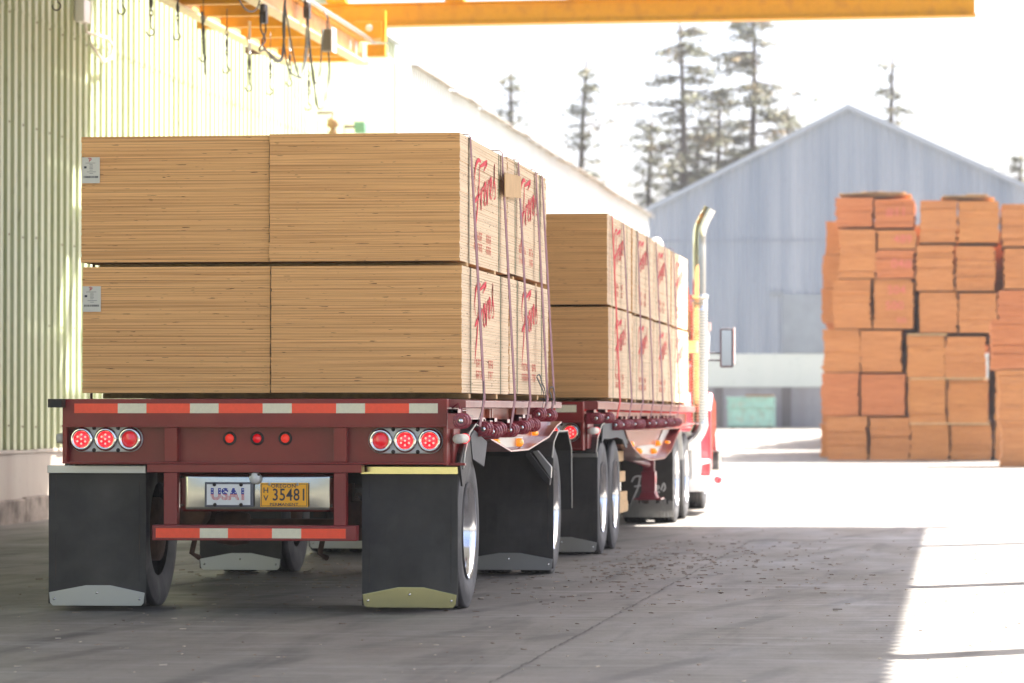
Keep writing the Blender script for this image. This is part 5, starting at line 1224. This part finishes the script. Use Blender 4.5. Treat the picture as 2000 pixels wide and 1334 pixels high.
# exhaust
ex = -3.15; ey = 43.2
pt_ = P(1366, 402, ey); X_ = P(1366, 600, ey)[0]; ztop = P(1380, 402, ey)[2]; z1_ = P(1366, 582, ey)[2]
mb = MB(); mb.tube(smooth_path([(X_, ey, z1_-.1), (X_, ey, z1_+.5), (X_, ey, ztop-.42), (X_+.012, ey+.0, ztop-.28), (X_+.06, ey+.0, ztop-.16), (X_+.13, ey+.0, ztop-.03)], 6), .078, 24, False); e_ = mb.build('exhaust_stack', M['chrome'], tk, OK)
mb = MB(); mb.tube([(X_+.075, ey, ztop-.14), (X_+.125, ey, ztop-.05)], .066, 18); mb.build('mouth_shade_plug', M['rust'], e_, OK)  # dark plug added; shade inside the pipe is put into its colour
mb = MB(); mb.tube(smooth_path([(X_, ey, z1_), (X_, ey, 1.3), (X_-.0, ey, 1.1), (X_-.12, ey, .92), (X_-.35, ey, .85)], 6), .10, 24); mb.build('heat_shield', M['alloy'], e_, OK)
mb = MB(); z = z1_-.02
hm_ = mat('shield_perforation', (.60, .56, .45), .35, 1)
while z > 1.15:
    mb.lathe([(.101, 0), (.104, .006), (.101, .012)], (X_, ey, z), 'z', 24); z -= .035
mb.build('shield_rib', hm_, e_, OK)
mb = MB(); mb.lathe([(.088, 0), (.112, 0), (.112, .05), (.088, .05)], (X_, ey, z1_-.01), 'z', 24, True); mb.box((X_-.13, ey-.11, 1.98), (X_+.0, ey+.08, 2.13)); mb.build('clamp', M['chrome'], e_, OK, .003)
# mirror and arms
a = P(1406, 641, 44.9); b = P(1432, 718, 44.9)
mb = MB(); mb.box((a[0], 44.9, b[2]), (b[0], 45.0, a[2])); mr = mb.build('mirror', M['ink'], tk, OK, .02)
mb = MB(); xa_, xb_2, za_, zb_2 = a[0]+.022, b[0]-.020, b[2]+.025, a[2]-.025
mb.add([(xa_, 44.870, za_), (xb_2, 44.890, za_-.0), (xb_2, 44.897, zb_2), (xa_, 44.877, zb_2), (xa_, 44.899, za_), (xb_2, 44.899, za_), (xb_2, 44.899, zb_2), (xa_, 44.899, zb_2)], [(0, 3, 2, 1), (4, 5, 6, 7), (0, 1, 5, 4), (1, 2, 6, 5), (2, 3, 7, 6), (3, 0, 4, 7)]); mg = mb.build('mirror_glass', M['glass'], mr, OK, .0); 
mb = MB(); mb.box((b[0]+.003, 44.9, b[2]+.05), (b[0]+.02, 44.99, a[2]+.01)); mb.build('mirror_cap', M['cabwhite'], mr, OK, .004)
mb = MB()
for py in (690, 704): q = P(1378, py, 44.95); mb.tube([(-3.36, 44.95, q[2]+.01), (a[0]+.01, 44.95, q[2])], .011, 8)
mb.build('mirror_arm', M['ink'], mr, OK)
q = P(1385, 640, 44.2); mb = MB(); mb.tube([(-3.36, 44.3, P(1383, 720, 44.3)[2]), (P(1383, 640, 44.3)[0], 44.3, P(1383, 700, 44.3)[2]), (P(1383, 640, 44.3)[0], 44.3, P(1383, 632, 44.3)[2])], .018, 8); mb.box((P(1379, 640, 44.3)[0], 44.27, P(1379, 646, 44.3)[2]), (P(1389, 640, 44.3)[0], 44.33, P(1379, 630, 44.3)[2])); mb.build('grab_rail', M['cabwhite'], tk, OK)
mb = MB(); mb.box((-5.5, 43.3, 1.05), (-3.42, 43.36, 2.75)); mb.build('headache_rack', M['cabred'], tk, OK, .01)
q = P(1282, 470, 44); mb = MB(); mb.lathe([(0, .10), (.05, .09), (.09, .03), (.10, -.08), (0, -.08)], (q[0]-.02, 44.2, q[2]-.05), 'z', 20); mb.tube([(q[0], 44.2, q[2]-.15), (q[0], 44.2, 2.85)], .05, 10); mb.build('air_intake_cap', M['cabwhite'], tk, OK)

# ================================================================= ADDED VEIL
hz = bpy.data.materials.new('flare_veil_volume'); hz.use_nodes = True; n = hz.node_tree; n.nodes.remove(n.nodes['Principled BSDF'])
pv = n.nodes.new('ShaderNodeVolumePrincipled'); pv.inputs['Color'].default_value = (.93, .95, 1, 1); pv.inputs['Density'].default_value = .00025; pv.inputs['Anisotropy'].default_value = .2
n.links.new(pv.outputs[0], n.nodes['Material Output'].inputs['Volume'])
mb = MB(); mb.box((-260, -40, -1.2), (260, 330, 27)); tag(mb.build('flare_veil', hz), kind='stuff')  # thin volume added to wash out the distance like lens flare
